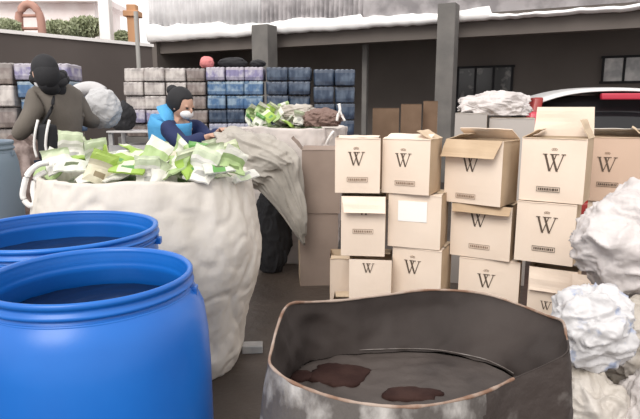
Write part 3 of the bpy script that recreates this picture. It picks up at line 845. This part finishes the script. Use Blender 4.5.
    for j in range(m+1):
        f = j/m; row = []
        for i in range(N):
            a = path[i]; ctr = Vector((.2, 1.45, 0)); nrm = Vector((a.x-ctr.x, a.y-ctr.y, 0)).normalized()
            e = .003 + .02*math.sin(min(1, f*4)*math.pi/2)
            q = Vector((a.x, a.y, a.z*(1-f))) + nrm*e
            # dents and the hammered folds
            q = q + nrm*(.016*fbm(q*5+Vector((2, 0, 0)), 4)+.010*(.5-2*abs(noise.noise(q*7))))*min(1, f*5)
            row.append(bm.verts.new(q+inv))
        rows.append(row)
    for A_, B_ in zip(rows, rows[1:]):
        for i in range(N):
            fc = bm.faces.new((A_[i], B_[i], B_[(i+1) % N], A_[(i+1) % N]))
            fc.material_index = 1 if (12*K < i+8*noise.noise(A_[i].co*9)+.6*j < 19*K+5) else 0
    bm.faces.new(rows[-1])
    build('outer_wall', bm, [M_drum_out, M_drum_out2], o, True)
    # rolled rim
    bm = bmesh.new(); rg = []
    for i in range(N):
        a = path[i]; nrm = Vector((a.x-.2, a.y-1.45, 0)).normalized()
        r = .0042*(1+.35*noise.noise(a*30))
        if 13*K < i < 16*K: r *= .55
        rg.append([bm.verts.new(a+inv+nrm*(math.cos(k*math.pi/4)*r)+Vector((0, 0, math.sin(k*math.pi/4)*r))) for k in range(8)])
    for i in range(N):
        A_, B_ = rg[i], rg[(i+1) % N]
        for k in range(8):
            fc = bm.faces.new((A_[k], A_[(k+1) % 8], B_[(k+1) % 8], B_[k])); fc.material_index = 1 if 13*K+2 < i < 16*K else 0
    build('rolled_rim', bm, [M_rimrust, M_drum_in], o, True)
M_pole_d = mat('worn_steel_bead', (.22,.20,.19), .6, (.12,.10,.09), 20, .4, .6)
drum()

# ---------------------------------------------------------------- stacked packs at the back
def pack_mesh(w, d, h, nb, seed, cols):
    """shrink-wrapped pack: rounded block whose sides bulge over the bottles inside"""
    bm = bmesh.new(); bx(bm, (-w/2, 0, 0), (w/2, d, h))
    bmesh.ops.subdivide_edges(bm, edges=list(bm.edges), cuts=15, use_grid_fill=True)
    for v in bm.verts:
        x, y, z = v.co
        fz = z/h; fr = abs(math.sin((x/w+.5)*math.pi*nb))
        if y < 1e-5: v.co.y -= .016*fr*(.6+.4*math.cos((fz-.4)*3))-.006
        if y > d-1e-5: v.co.y += .01*fr
        fy = abs(math.sin(y/d*math.pi*2))
        if abs(x) > w/2-1e-5: v.co.x += math.copysign(.010*fy-.006, x)
        if z > h-1e-5: v.co.z -= .012*(1-fr*fy)
        k = min(1, (1-abs(2*fz-1))*6); v.co.x *= .965+.035*k
        v.co += Vector((noise.noise(v.co*9+Vector((seed, 0, 0))), noise.noise(v.co*9+Vector((0, seed, 0))), 0))*.006
    bm.faces.ensure_lookup_table()
    for f in bm.faces:
        fz = f.calc_center_median().z/h
        f.material_index = 0 if fz < .28 else (1 if fz < .72 else 2)
        if abs(f.calc_center_median().y) > 1e9: pass
    me = bpy.data.meshes.new('bottle_pack'); bmesh.ops.recalc_face_normals(bm, faces=bm.faces); bm.to_mesh(me); bm.free()
    for p_ in me.polygons: p_.use_smooth = True
    for c_ in cols: me.materials.append(c_)
    return me
prn = random.Random(5)
def pm(n, c, c2=None): return mat(n, c, .3, c2, 9, .45, .6)
PM = {
 'white': [pm('pack_white', (.50,.46,.44), (.36,.33,.32)), pm('pack_pale', (.60,.56,.53), (.44,.40,.38)), pm('pack_top', (.55,.51,.49), (.34,.31,.30))],
 'greyish blue': [pm('pack_gb', (.20,.22,.28), (.36,.36,.40)), pm('pack_gb2', (.26,.28,.38), (.44,.44,.50)), pm('pack_gb3', (.36,.36,.44))],
 'blue': [pm('pack_b', (.05,.10,.20), (.10,.17,.28)), pm('pack_b2', (.07,.15,.29), (.24,.33,.43)), pm('pack_b3', (.28,.36,.43), (.09,.16,.26))],
 'dark blue': [pm('pack_db', (.025,.035,.06), (.05,.07,.11)), pm('pack_db2', (.03,.05,.09), (.08,.11,.16)), pm('pack_db3', (.08,.10,.14))],
 'brownish': [pm('pack_br', (.15,.12,.11), (.24,.20,.18)), pm('pack_br2', (.22,.18,.17), (.32,.28,.26)), pm('pack_br3', (.26,.23,.22))],
 'violet': [pm('pack_v', (.16,.15,.24), (.30,.28,.36)), pm('pack_v2', (.24,.22,.38), (.5,.48,.55)), pm('pack_v3', (.45,.42,.48))],
}
def stack(px0, px1, ncol, rows, z0, Y, dpt, group, where, ztopY):
    """rows: list (from the bottom) of colour names, heights shared out between z0 and the top"""
    x0 = at(px0, 90, Y).x; x1 = at(px1, 90, Y).x; w = (x1-x0)/ncol
    h = (ztopY-z0)/len(rows); me = {}
    for r, cn in enumerate(rows):
        for c_ in range(ncol):
            key = cn
            if key not in me: me[key] = pack_mesh(w*.965, dpt, h*.985, 4, r*1.3, PM[cn])
            o = bpy.data.objects.new('bottle_pack', me[key]); C.objects.link(o)
            o.location = (x0+w*(c_+.5)+prn.uniform(-.008,.008), Y+prn.uniform(-.035,.035), z0+h*r)
            o.rotation_euler = (0, 0, R(prn.uniform(-3, 3))); o.scale = (prn.uniform(.93, 1), 1, prn.uniform(.97, 1))
            nlay = len(rows)-r
            colw = f', {ORD[c_]} from left' if ncol > 1 else ''
            tag(o, f'{cn} pack, {ORD[nlay-1]} layer from top{colw}, {where}', 'pack', group)
hh = lambda px, py, Y: at(px, py, Y).z
stack(124, 186, 3, ['brownish', 'violet', 'white', 'white', 'white'], 1.004, PK, .35, 'packs in the white stack', 'white stack behind woman', hh(150, 67, PK))
stack(187, 206, 1, ['brownish', 'brownish', 'brownish', 'brownish', 'brownish'], 1.004, PK, .35, 'packs in the brownish stack', 'narrow brownish stack', hh(196, 67, PK))
stack(207, 263, 3, ['greyish blue', 'dark blue', 'blue', 'blue', 'violet'], 1.004, PK, .35, 'packs in the blue stack', 'bright blue stack', hh(230, 66, PK))
stack(266, 311, 2, ['dark blue']*5, 1.004, PK+.05, .35, 'packs in the dark blue stack', 'dark blue stack', hh(290, 66, PK))
stack(314, 355, 2, ['dark blue', 'dark blue', 'dark blue', 'dark blue'], 1.004, PK+.05, .35, 'packs in the far dark blue stack', 'dark stack furthest right', hh(330, 68, PK))
stack(-12, 15, 1, ['brownish', 'brownish', 'white', 'brownish'], .954, 6.15, .35, 'packs in the left edge stack', 'stack cut by the left edge', hh(5, 62, 6.15))
stack(17, 70, 2, ['brownish', 'blue', 'blue', 'blue', 'violet'], .954, 6.15, .35, 'packs in the blue stack behind the man', 'blue stack behind the man', hh(40, 62, 6.15))
q = at(206, 60, PK+.1)
lump('cloth_bundle', (q.x, PK+.15, hh(200, 67, PK)+.07), (.10,.1,.085), M_pink, 'pink cloth bundle on the narrow brownish stack', 'bundle', 31, .12, sub=4, flat=-.07)
lump('rubbish_bag', (at(232, 60, PK+.1).x, PK+.17, hh(230, 66, PK)+.055), (.20,.12,.075), M_black, 'flat black bag lying on the bright blue stack', 'bag', 33, .12, sub=4, flat=-.055)
lump('rubbish_bag', (at(257, 60, PK+.1).x, PK-.0+.2, hh(230, 66, PK)+.045), (.11,.12,.055), M_black, 'small black bag beside the flat one on the blue stack', 'bag', 36, .12, sub=4, flat=-.045)
# white ragged things on the far sack
q = at(322, 112, 4.95); lump('brown_bag', (q.x, 5.0, 1.30), (.17,.16,.09), mat('brown_cloth', (.20,.13,.11), .8, bump=.3), 'dull brown bag lying on the far grey white sack', 'bag', 41, .15, flat=-.06)
q = at(296, 104, 5.2); lump('film_bundle', (q.x, 5.22, 1.33), (.20,.13,.09), M_film_grey, 'pale crumpled film bundle behind the scraps on the far sack', 'film bundle', 42, .22, flat=-.07)
bm = bmesh.new(); b0 = at(341, 121, 4.72)
tube(bm, smooth_path([at(337,121,4.74), at(338,115,4.74), at(340,110,4.74), at(339,104,4.75)], 4), [.012]*12+[.016], 7)
tube(bm, smooth_path([at(345,121,4.74), at(342,116,4.74), at(340,111,4.74)], 4), .01, 7)
tag(build('white_strap', bm, M_rope, None, True), 'short white strap standing up at the right of the far sack', 'strap')

# pale crate between the man and the woman
def crate():
    a = at(108, 133, 5.5); b = at(160, 133, 5.5); h = a.z
    o = empty('pale_crate', ((a.x+b.x)/2, 5.5, 0)); tag(o, 'pale crate standing behind the cartons between man and woman', 'crate')
    w = b.x-a.x
    for x in (-w/2+.02, w/2-.02):
        for y in (.02, .38):
            bm = bmesh.new(); bx(bm, (x-.02, y-.02, 0), (x+.02, y+.02, h)); build('corner_post', bm, M_pane, o)
    bm = bmesh.new(); k = 0
    while .03+k*.13 < h-.1:
        z = .03+k*.13
        k += 1
        for y_ in (-.012, .4):
            bb = bmesh.new(); bx(bb, (-w/2, y_, z), (w/2, y_+.012, z+.1)); build('slat', bb, M_pane, o)
    bm.free()
    bm = bmesh.new(); bx(bm, (-w/2-.01, -.02, h), (w/2+.01, .42, h+.02)); bevel(bm, .004, 1); build('lid', bm, M_pane, o)
crate()
q = at(121, 116, 5.65); zc2 = at(108, 133, 5.5).z+.02
lump('rubbish_bag', (q.x, 5.70, zc2+.13), (.13,.11,.15), M_black, 'black bag on the pale crate beside the raised sack', 'bag', 71, .12, sub=5, flat=-.13)

# ---------------------------------------------------------------- car behind the boxes
def car():
    cx = at(632, 100, 5.2).x; o = empty('car', (cx-.04, 5.25, 0), R(-10)); tag(o, 'red car with a pale roof edge and dark rear window behind the boxes', 'car')
    # local: rear at y=0, length towards +y, width x
    W2 = .83
    def sect(y, zs, half):   # returns ring verts (left->right over the top)
        return [(-h, y, z) for z, h in zip(zs, half)]
    secs = [  # y, list of (halfwidth, z)
        (0.02, [(.70,.30),(.80,.42),(.82,.62),(.80,.86),(.76,.93)]),
        (0.12, [(.74,.24),(.83,.42),(.85,.62),(.83,.88),(.78,.96)]),
        (0.90, [(.76,.20),(.84,.42),(.86,.62),(.85,.88),(.80,.97)]),
        (2.60, [(.76,.20),(.84,.42),(.86,.62),(.84,.86),(.78,.95)]),
        (3.70, [(.74,.22),(.80,.42),(.82,.58),(.78,.74),(.68,.82)]),
        (3.95, [(.62,.30),(.70,.42),(.72,.52),(.66,.60),(.55,.64)]),
    ]
    bm = bmesh.new(); rings = []
    for y, pr in secs:
        L_ = [(-h, y, z) for h, z in pr]; Rr = [(h, y, z) for h, z in reversed(pr)]
        rings.append([bm.verts.new(p_) for p_ in L_+Rr])
    for a, b in zip(rings, rings[1:]):
        n = len(a)
        for k in range(n): bm.faces.new((a[k], a[(k+1) % n], b[(k+1) % n], b[k]))
    bm.faces.new(rings[0]); bm.faces.new(rings[-1]); bevel(bm, .02, 2)
    build('body', bm, M_red, o, True)
    # cabin: dark glass greenhouse with camber
    def loft(name, secs, m):
        bm = bmesh.new(); rings = []
        for y, zb, zt, hb, ht, cam_ in secs:
            r = [(-hb, y, zb)]
            for k in range(9):
                t = -1+k/4; zz = zt - cam_*t**4*1.0 - cam_*.5*t*t
                r.append((t*ht, y+.03*(t*t), zz))
            r.append((hb, y, zb)); rings.append([bm.verts.new(p_) for p_ in r])
        for a, b in zip(rings, rings[1:]):
            n = len(a)
            for k in range(n): bm.faces.new((a[k], a[(k+1) % n], b[(k+1) % n], b[k]))
        bm.faces.new(rings[0]); bm.faces.new(rings[-1])
        return build(name, bm, m, o, True)
    loft('rear_window', [(.10,.92,.95,.76,.74,.0),(.22,.92,1.28,.77,.70,.03),(.34,.92,1.52,.78,.66,.05),(1.9,.92,1.55,.78,.66,.05),(2.7,.92,1.0,.74,.64,.0)], M_glass)
    bm = bmesh.new(); nx, ny = 18, 10; V = []
    for s in (0, 1):
        g = []
        for i in range(nx+1):
            t = -1+2*i/nx; row = []
            for j in range(ny+1):
                f = j/ny; y = .20+1.75*f+.05*t*t
                hw = .70-.02*f; z = 1.585+.03*math.sin(f*math.pi)-.09*abs(t)**3-.03*t*t - (.03 if s else 0)*(1)
                if f == 0: z -= .02*(1-s)
                row.append(bm.verts.new((t*hw, y, z)))
            g.append(row)
        V.append(g)
    for s in (0, 1):
        for i in range(nx):
            for j in range(ny): bm.faces.new((V[s][i][j], V[s][i+1][j], V[s][i+1][j+1], V[s][i][j+1]))
    for i in range(nx):
        for j in (0, ny): bm.faces.new((V[0][i][j], V[0][i+1][j], V[1][i+1][j], V[1][i][j]))
    for j in range(ny):
        for i in (0, nx): bm.faces.new((V[0][i][j], V[0][i][j+1], V[1][i][j+1], V[1][i][j]))
    build('roof', bm, M_silver, o, True)
    bm = bmesh.new(); bx(bm, (-.16, .13, 1.475), (.45, .20, 1.535)); bevel(bm, .012, 3); build('brake_light', bm, M_lamp, o, True)
    for s in (-1, 1):
        bm = bmesh.new(); bx(bm, (s*.80-.05, .02, 1.02), (s*.80+.05, .16, 1.36))
        for v in bm.verts:
            if v.co.z > 1.2: v.co.x -= s*.05; v.co.y += .10
        bevel(bm, .02, 3); build('tail_light', bm, M_lamp, o, True)
        bm = bmesh.new(); bx(bm, (s*.80-.045, .08, .90), (s*.80+.045, .36, 1.50))
        for v in bm.verts:
            if v.co.z > 1.2: v.co.x -= s*.09; v.co.y += .13
        bevel(bm, .02, 3); build('rear_pillar', bm, M_red, o, True)
    for y in (.75, 3.1):
        for s in (-1, 1):
            bm = bmesh.new(); Mx = Matrix.Translation((s*.76, y, .31)) @ Matrix.Rotation(math.pi/2, 4, 'Y')
            lathe(bm, [(.17,-.10),(.29,-.10),(.31,-.07),(.31,.07),(.29,.10),(.17,.10)], 32)
            for v in bm.verts: v.co = Mx @ v.co
            wv = build('wheel', bm, M_tyre, o, True)
            bm = bmesh.new(); lathe(bm, [(.05,-.09),(.165,-.085),(.165,.085),(.05,.09)], 24)
            for v in bm.verts: v.co = Mx @ v.co
            build('rim', bm, M_pole, wv, True)
    bm = bmesh.new(); bx(bm, (-.78, -.08, .30), (.78, .06, .52)); bevel(bm, .03, 3); build('bumper', bm, M_red, o, True)
car()

# ---------------------------------------------------------------- people
def evaluated(o):
    dg = bpy.context.evaluated_depsgraph_get(); dg.update()
    ev = o.evaluated_get(dg); me = bpy.data.meshes.new_from_object(ev); return me
def skin_mesh(verts, edges, radii, sub=1, extra=None, voxel=None, root=0):
    me = bpy.data.meshes.new('t'); me.from_pydata([tuple(v) for v in verts], edges, [])
    o = bpy.data.objects.new('t', me); C.objects.link(o)
    md = o.modifiers.new('s', 'SKIN'); md.use_smooth_shade = True
    for i, r in enumerate(radii):
        rr = r if isinstance(r, (tuple, list)) else (r, r)
        me.skin_vertices[0].data[i].radius = rr; me.skin_vertices[0].data[i].use_root = (i == root)
    sb = o.modifiers.new('u', 'SUBSURF'); sb.levels = sub; sb.render_levels = sub
    m2 = evaluated(o); bpy.data.objects.remove(o)
    if extra or voxel:
        bm = bmesh.new(); bm.from_mesh(m2)
        if extra: extra(bm)
        bm.to_mesh(m2); bm.free()
        o = bpy.data.objects.new('t', m2); C.objects.link(o)
        rm = o.modifiers.new('r', 'REMESH'); rm.mode = 'VOXEL'; rm.voxel_size = voxel or .01; rm.use_smooth_shade = True
        sm = o.modifiers.new('m', 'SMOOTH'); sm.iterations = 2; sm.factor = .5
        m3 = evaluated(o); bpy.data.objects.remove(o); return m3
    return m2
def largest(me):
    bm = bmesh.new(); bm.from_mesh(me); seen = set(); best = []
    for v in bm.verts:
        if v in seen: continue
        st = [v]; seen.add(v); isl = []
        while st:
            a = st.pop(); isl.append(a)
            for e in a.link_edges:
                b = e.other_vert(a)
                if b not in seen: seen.add(b); st.append(b)
        if len(isl) > len(best): best = isl
    keep = set(best); bmesh.ops.delete(bm, geom=[v for v in bm.verts if v not in keep], context='VERTS')
    print('ISLAND kept', len(keep), 'of', len(seen)); bm.to_mesh(me); bm.free()
def link(name, me, m, parent):
    me.materials.clear(); me.materials.append(m); o = bpy.data.objects.new(name, me); C.objects.link(o); o.parent = parent; 
    for p_ in me.polygons: p_.use_smooth = True
    return o
def ell(bm, c, r, Rm=None, sub=3):
    res = bmesh.ops.create_icosphere(bm, subdivisions=sub, radius=1)
    for v in res['verts']:
        k = Vector((v.co.x*r[0], v.co.y*r[1], v.co.z*r[2]))
        v.co = Vector(c)+((Rm @ k) if Rm else k)
def hand_chain(V, E, Rd, wi, wrist, d, palm_n, side):
    """palm and five fingers as chains; d = direction of the hand, palm_n = normal of the palm"""
    d = d.normalized(); sd = d.cross(palm_n).normalized()
    pm_ = wrist+d*.05; V.append(pm_); Rd.append((.032, .018)); E.append((wi, len(V)-1)); p_i = len(V)-1
    lens = [.068, .076, .070, .054]
    for k in range(4):
        off = (k-1.5)*.021
        base = wrist+d*.085+sd*off; last = p_i; a = 0
        cur = base; dirf = (d+sd*(k-1.5)*.06).normalized()
        V.append(cur); Rd.append(.0105); E.append((last, len(V)-1)); last = len(V)-1
        for q in range(3):
            a += R(22); dd = dirf*math.cos(a)+palm_n*math.sin(a); cur = cur+dd*lens[k]/3*(1.1-.1*q)
            V.append(cur); Rd.append(.0098-.0006*q); E.append((last, len(V)-1)); last = len(V)-1
    t0 = wrist+d*.03+sd*side*.03
    V.append(t0); Rd.append(.013); E.append((p_i, len(V)-1)); last = len(V)-1; cur = t0
    for q in range(2):
        cur = cur+(d*.7+sd*side*.6+palm_n*.35).normalized()*.032; V.append(cur); Rd.append(.010-.001*q); E.append((last, len(V)-1)); last = len(V)-1
def person(name, label, base, J, face, cloths, hair_fn, head_r=(.078,.098,.115)):
    """J: joint positions relative to base"""
    o = empty(name, base); tag(o, label, 'person')
    g = lambda k: Vector(J[k])
    names = ['pelvis','belly','chest','neck','headb']
    V = [g(k) for k in names]; Rd = [(.13,.11),(.12,.10),(.13,.11),(.055,.055),(.06,.06)]
    E = [(0,1),(1,2),(2,3),(3,4)]
    for s in ('l','r'):
        i0 = len(V)
        V += [g('sh'+s), g('el'+s), g('wr'+s)]; Rd += [.062,.045,.029]; E += [(2,i0),(i0,i0+1),(i0+1,i0+2)]
        d = (g('wr'+s)-g('el'+s)).normalized(); pn = Vector((0,0,-1)); pn = (pn-d*pn.dot(d)).normalized()
        hand_chain(V, E, Rd, i0+2, g('wr'+s), d, pn, 1 if s == 'l' else -1)
        i0 = len(V)
        V += [g('hip'+s), g('kn'+s), g('an'+s), g('toe'+s)]; Rd += [.09,.062,.043,(.04,.03)]; E += [(0,i0),(i0,i0+1),(i0+1,i0+2),(i0+2,i0+3)]
    f = Vector(face).normalized(); up = Vector((0,0,1)); up = (up-f*up.dot(f)).normalized(); sd = f.cross(up)
    Rm = Matrix((sd, f, up)).transposed(); H = g('head')
    def extra(bm):
        ell(bm, H, head_r, Rm, 4)
        ell(bm, H+f*.045-up*.055, (.052,.05,.055), Rm)
        ell(bm, H+f*.100-up*.02, (.013,.02,.024), Rm)
        ell(bm, H+f*.088-up*.062, (.024,.012,.010), Rm)
        for s in (-1, 1):
            ell(bm, H+sd*s*.079-up*.012-f*.005, (.009,.020,.032), Rm)
            ell(bm, H+f*.083+sd*s*.034+up*.012, (.018,.012,.008), Rm)
    me = skin_mesh(V, E, Rd, 1, extra, .006); largest(me)
    link('body', me, M_skin, o)
    # eyes
    for s in (-1, 1):
        bm = bmesh.new(); ell(bm, H+f*.0885+sd*s*.034-up*.002, (.013,.010,.008), Rm, 3)
        build('eye', bm, M_black, o, True)
    for nm, keys, rad, edges, m in cloths:
        me = skin_mesh([g(k) if isinstance(k, str) else Vector(k) for k in keys], edges, rad, 2)
        bmx = bmesh.new(); bmx.from_mesh(me)
        for v in bmx.verts: v.co += Vector((noise.noise(v.co*7), noise.noise(v.co*7+Vector((3,0,0))), noise.noise(v.co*9+Vector((0,4,0)))))*.014
        bmx.to_mesh(me); bmx.free()
        link(nm, me, m, o)
    hair_fn(o, H, f, sd, up, Rm)
    return o
# --- man: base on the floor, bent forward to the left
mb = at(55, 150, 4.25); mb = Vector((mb.x, 4.25, 0))
def rel(px, py, Y): return at(px, py, Y)-mb
JM = dict(pelvis=(.05,.05,.93), belly=(.04,.02,1.08), chest=rel(56,102,4.22), neck=rel(50,84,4.15), headb=rel(47,78,4.12), head=rel(45,73,4.08),
          shl=rel(37,99,4.08), ell=rel(28,124,4.0), wrl=rel(14,138,4.0), shr=rel(73,98,4.36), elr=rel(86,119,4.44), wrr=rel(98,124,4.55),
          hipl=(-.06,.03,.90), knl=(-.08,-.05,.48), anl=(-.07,.0,.09), toel=(-.17,-.06,.035), hipr=(.14,.07,.90), knr=(.15,.05,.48), anr=(.16,.10,.09), toer=(.06,.04,.035))
def hair_man(o, H, f, sd, up, Rm):
    bm = bmesh.new(); ell(bm, H+up*.025-f*.01, (.088,.106,.105), Rm, 4)
    for v in bm.verts:
        k = v.co-H
        if k.dot(up) < -.01: v.co += up*(-.01-k.dot(up))*.85
        if k.dot(f) > .06 and k.dot(up) < .05: v.co -= f*(k.dot(f)-.06)*.8
    build('cap', bm, M_black, o, True)
    bm = bmesh.new(); ell(bm, H+f*.105+up*.03, (.06,.055,.008), Rm, 3); build('cap_peak', bm, M_black, o, True)
    bm = bmesh.new(); ell(bm, H+f*.058-up*.052, (.060,.052,.048), Rm, 4); build('face_mask', bm, M_mask, o, True)
    bm = bmesh.new()
    c = Vector(JM['neck'])
    for k in range(2):
        pts = [c+Vector((math.cos(a)*(.105-.015*k), math.sin(a)*.10, .02+.035*k+.02*math.sin(a*2))) for a in [i*math.pi/10 for i in range(21)]]
        tube(bm, pts, .032, 10)
    build('scarf', bm, M_black, o, True)
    bm = bmesh.new(); ell(bm, H-f*.022-up*.012, (.088,.095,.110), Rm, 4)
    for v in bm.verts:
        k = v.co-H
        if k.dot(f) > .015: v.co -= f*(k.dot(f)-.015)*.95
    build('hair', bm, M_black, o, True)
    sh = Vector(JM['shr']); nb = Vector(JM['neck']); bm = bmesh.new()
    pth = smooth_path([nb+Vector((-.03, -.05, .05)), nb+Vector((.03, -.085, -.01)), nb.lerp(sh, .3)+Vector((.01, -.09, .01)), nb.lerp(sh, .48)+Vector((.02, -.06, .0))], 5)
    tube(bm, pth, [.052+.016*math.sin(k/len(pth)*math.pi) for k in range(len(pth))], 16); build('hood', bm, M_black, o, True)
    ch = Vector(JM['chest']); bm = bmesh.new()
    tube(bm, smooth_path([nb.lerp(sh, .5)+Vector((0, -.13, .0)), ch+Vector((.05, -.178, -.04)), ch+Vector((-.02, -.188, -.16)), ch+Vector((-.08, -.18, -.26))], 5), .012, 8); build('bag_strap', bm, M_black, o, True)
jk = ['pelvis','belly','chest','neck','shl','ell','wrl','shr','elr','wrr']
trousers = ('trousers', ['pelvis','hipl','knl','anl','hipr','knr','anr'], [(.17,.13),.115,.085,.07,.115,.085,.07], [(0,1),(1,2),(2,3),(0,4),(4,5),(5,6)], M_jean)
person('person', 'person in olive grey jacket and black cap, seen from behind, bending left', mb, JM, (-.72,.62,-.22),
   [('jacket', jk, [(.165,.15),(.165,.15),(.155,.145),(.07,.07),.088,.072,.050,.088,.072,.050], [(0,1),(1,2),(2,3),(2,4),(4,5),(5,6),(2,7),(7,8),(8,9)], M_jacket), trousers], hair_man)
# shoulder bag with white stripes on the man's side
c = at(46, 140, 3.97)
o = empty('shoulder_bag', (c.x, c.y, c.z-.14), R(-15)); tag(o, 'black shoulder bag with two white straps against the olive jacket', 'bag')
bm = bmesh.new(); bx(bm, (-.06, -.03, 0), (.06, .06, .25)); bevel(bm, .025, 3); build('pouch', bm, M_black, o, True)
for x in (-.055, .04):
    bm = bmesh.new(); tube(bm, smooth_path([Vector((x,-.038,.02)), Vector((x-.008,-.045,.1)), Vector((x+.012,-.045,.2)), Vector((x+.02,-.02,.28))], 5), .009, 8); build('strap', bm, M_rope, o, True)
# white sack behind the man
q = at(102, 108, 4.72)
lump('white_sack', (q.x+.02, 4.68, q.z), (.145,.12,.165), mat('pale_grey_sack', (.50,.50,.51), .7, bump=.4), 'pale sack held up behind the man in the olive jacket', 'sack', 51, .10, creases=.6)
bm = bmesh.new(); q0 = at(64, 90, 4.5)
tube(bm, smooth_path([at(70,97,4.72), at(80,90,4.72), at(93,88,4.72), at(103,93,4.72)], 5), [.05,.055,.055,.055,.055]+[.055]*11, 10)
tag(build('white_cloth', bm, mat('pale_cloth', (.55,.54,.55), .8, bump=.4), None, True), 'pale rolled cloth across the top of the raised sack', 'cloth')

# --- woman
wbp = at(176, 150, 4.75); wb_ = Vector((wbp.x, 4.75, 0))
def relw(px, py, Y): return at(px, py, Y)-wb_
JW = dict(pelvis=(-.10,.05,.80), belly=(-.06,.02,.94), chest=relw(171,133,4.73), neck=relw(177,117,4.72), headb=relw(179,112,4.71), head=relw(182,105,4.70),
          shl=relw(196,127,4.90), ell=relw(210,140,4.8), wrl=relw(219,132,4.65), shr=relw(168,129,4.55), elr=relw(184,146,4.45), wrr=relw(208,137,4.42),
          hipl=(-.06,.12,.78), knl=(.02,.14,.42), anl=(-.04,.16,.09), toel=(.07,.16,.035), hipr=(-.10,-.06,.78), knr=(.0,-.10,.42), anr=(-.06,-.08,.09), toer=(.05,-.09,.035))
def hair_woman(o, H, f, sd, up, Rm):
    bm = bmesh.new(); ell(bm, H+up*.025-f*.030, (.100,.115,.120), Rm, 4)
    for v in bm.verts:
        k = v.co-H
        if k.dot(f) > .045 and k.dot(up) < .06: v.co -= f*(k.dot(f)-.045)*.9
    ell(bm, H-f*.125+up*.085, (.05,.05,.047), Rm, 3)
    build('hair', bm, M_black, o, True)
    pv, be, ch, nk = [Vector(JW[k]) for k in ('pelvis', 'belly', 'chest', 'neck')]
    pth = smooth_path([pv, be, ch.lerp(be, .4), ch+Vector((0, 0, .06)), nk.lerp(ch, .55)+Vector((-.02, 0, .05)), nk-Vector((0, 0, .01))], 4)
    n_ = len(pth); rad = []
    for k in range(n_):
        t = k/(n_-1); rad.append(.165 if t < .3 else (.165+.015*(t-.3)/.3 if t < .6 else .18-.105*((t-.6)/.4)**1.7))
    bm = bmesh.new(); tube(bm, pth, rad, 28)
    for v in bm.verts: v.co += Vector((noise.noise(v.co*8), noise.noise(v.co*8+Vector((3, 0, 0))), 0))*.018
    build('vest', bm, M_vest, o, True)
    bm = bmesh.new(); ell(bm, H+f*.060-up*.052, (.060,.056,.046), Rm, 4); m_ = build('face_mask', bm, M_mask, o, True)
person('person', 'person in light blue vest, navy sleeves and white mask, dark bun, reaching right', wb_, JW, (.85,-.45,-.3),
   [('sweater', ['chest','shl','ell','wrl','shr','elr','wrr','neck'], [(.10,.09),.082,.072,.055,.082,.072,.055,.06], [(0,1),(1,2),(2,3),(0,4),(4,5),(5,6),(0,7)], M_navy),
    trousers], hair_woman)
# dark clutter left of the man
q = at(12, 118, 5.2)
lump('rubbish_bag', (q.x, 5.3, .55), (.32,.2,.62), mat('dark_brown_bag', (.10,.065,.055), .6, (.32,.25,.23), 6, .5, .65, .4), 'brown and pale stuffed bag at the left edge beyond the man', 'bag', 61, .12, flat=-.54)
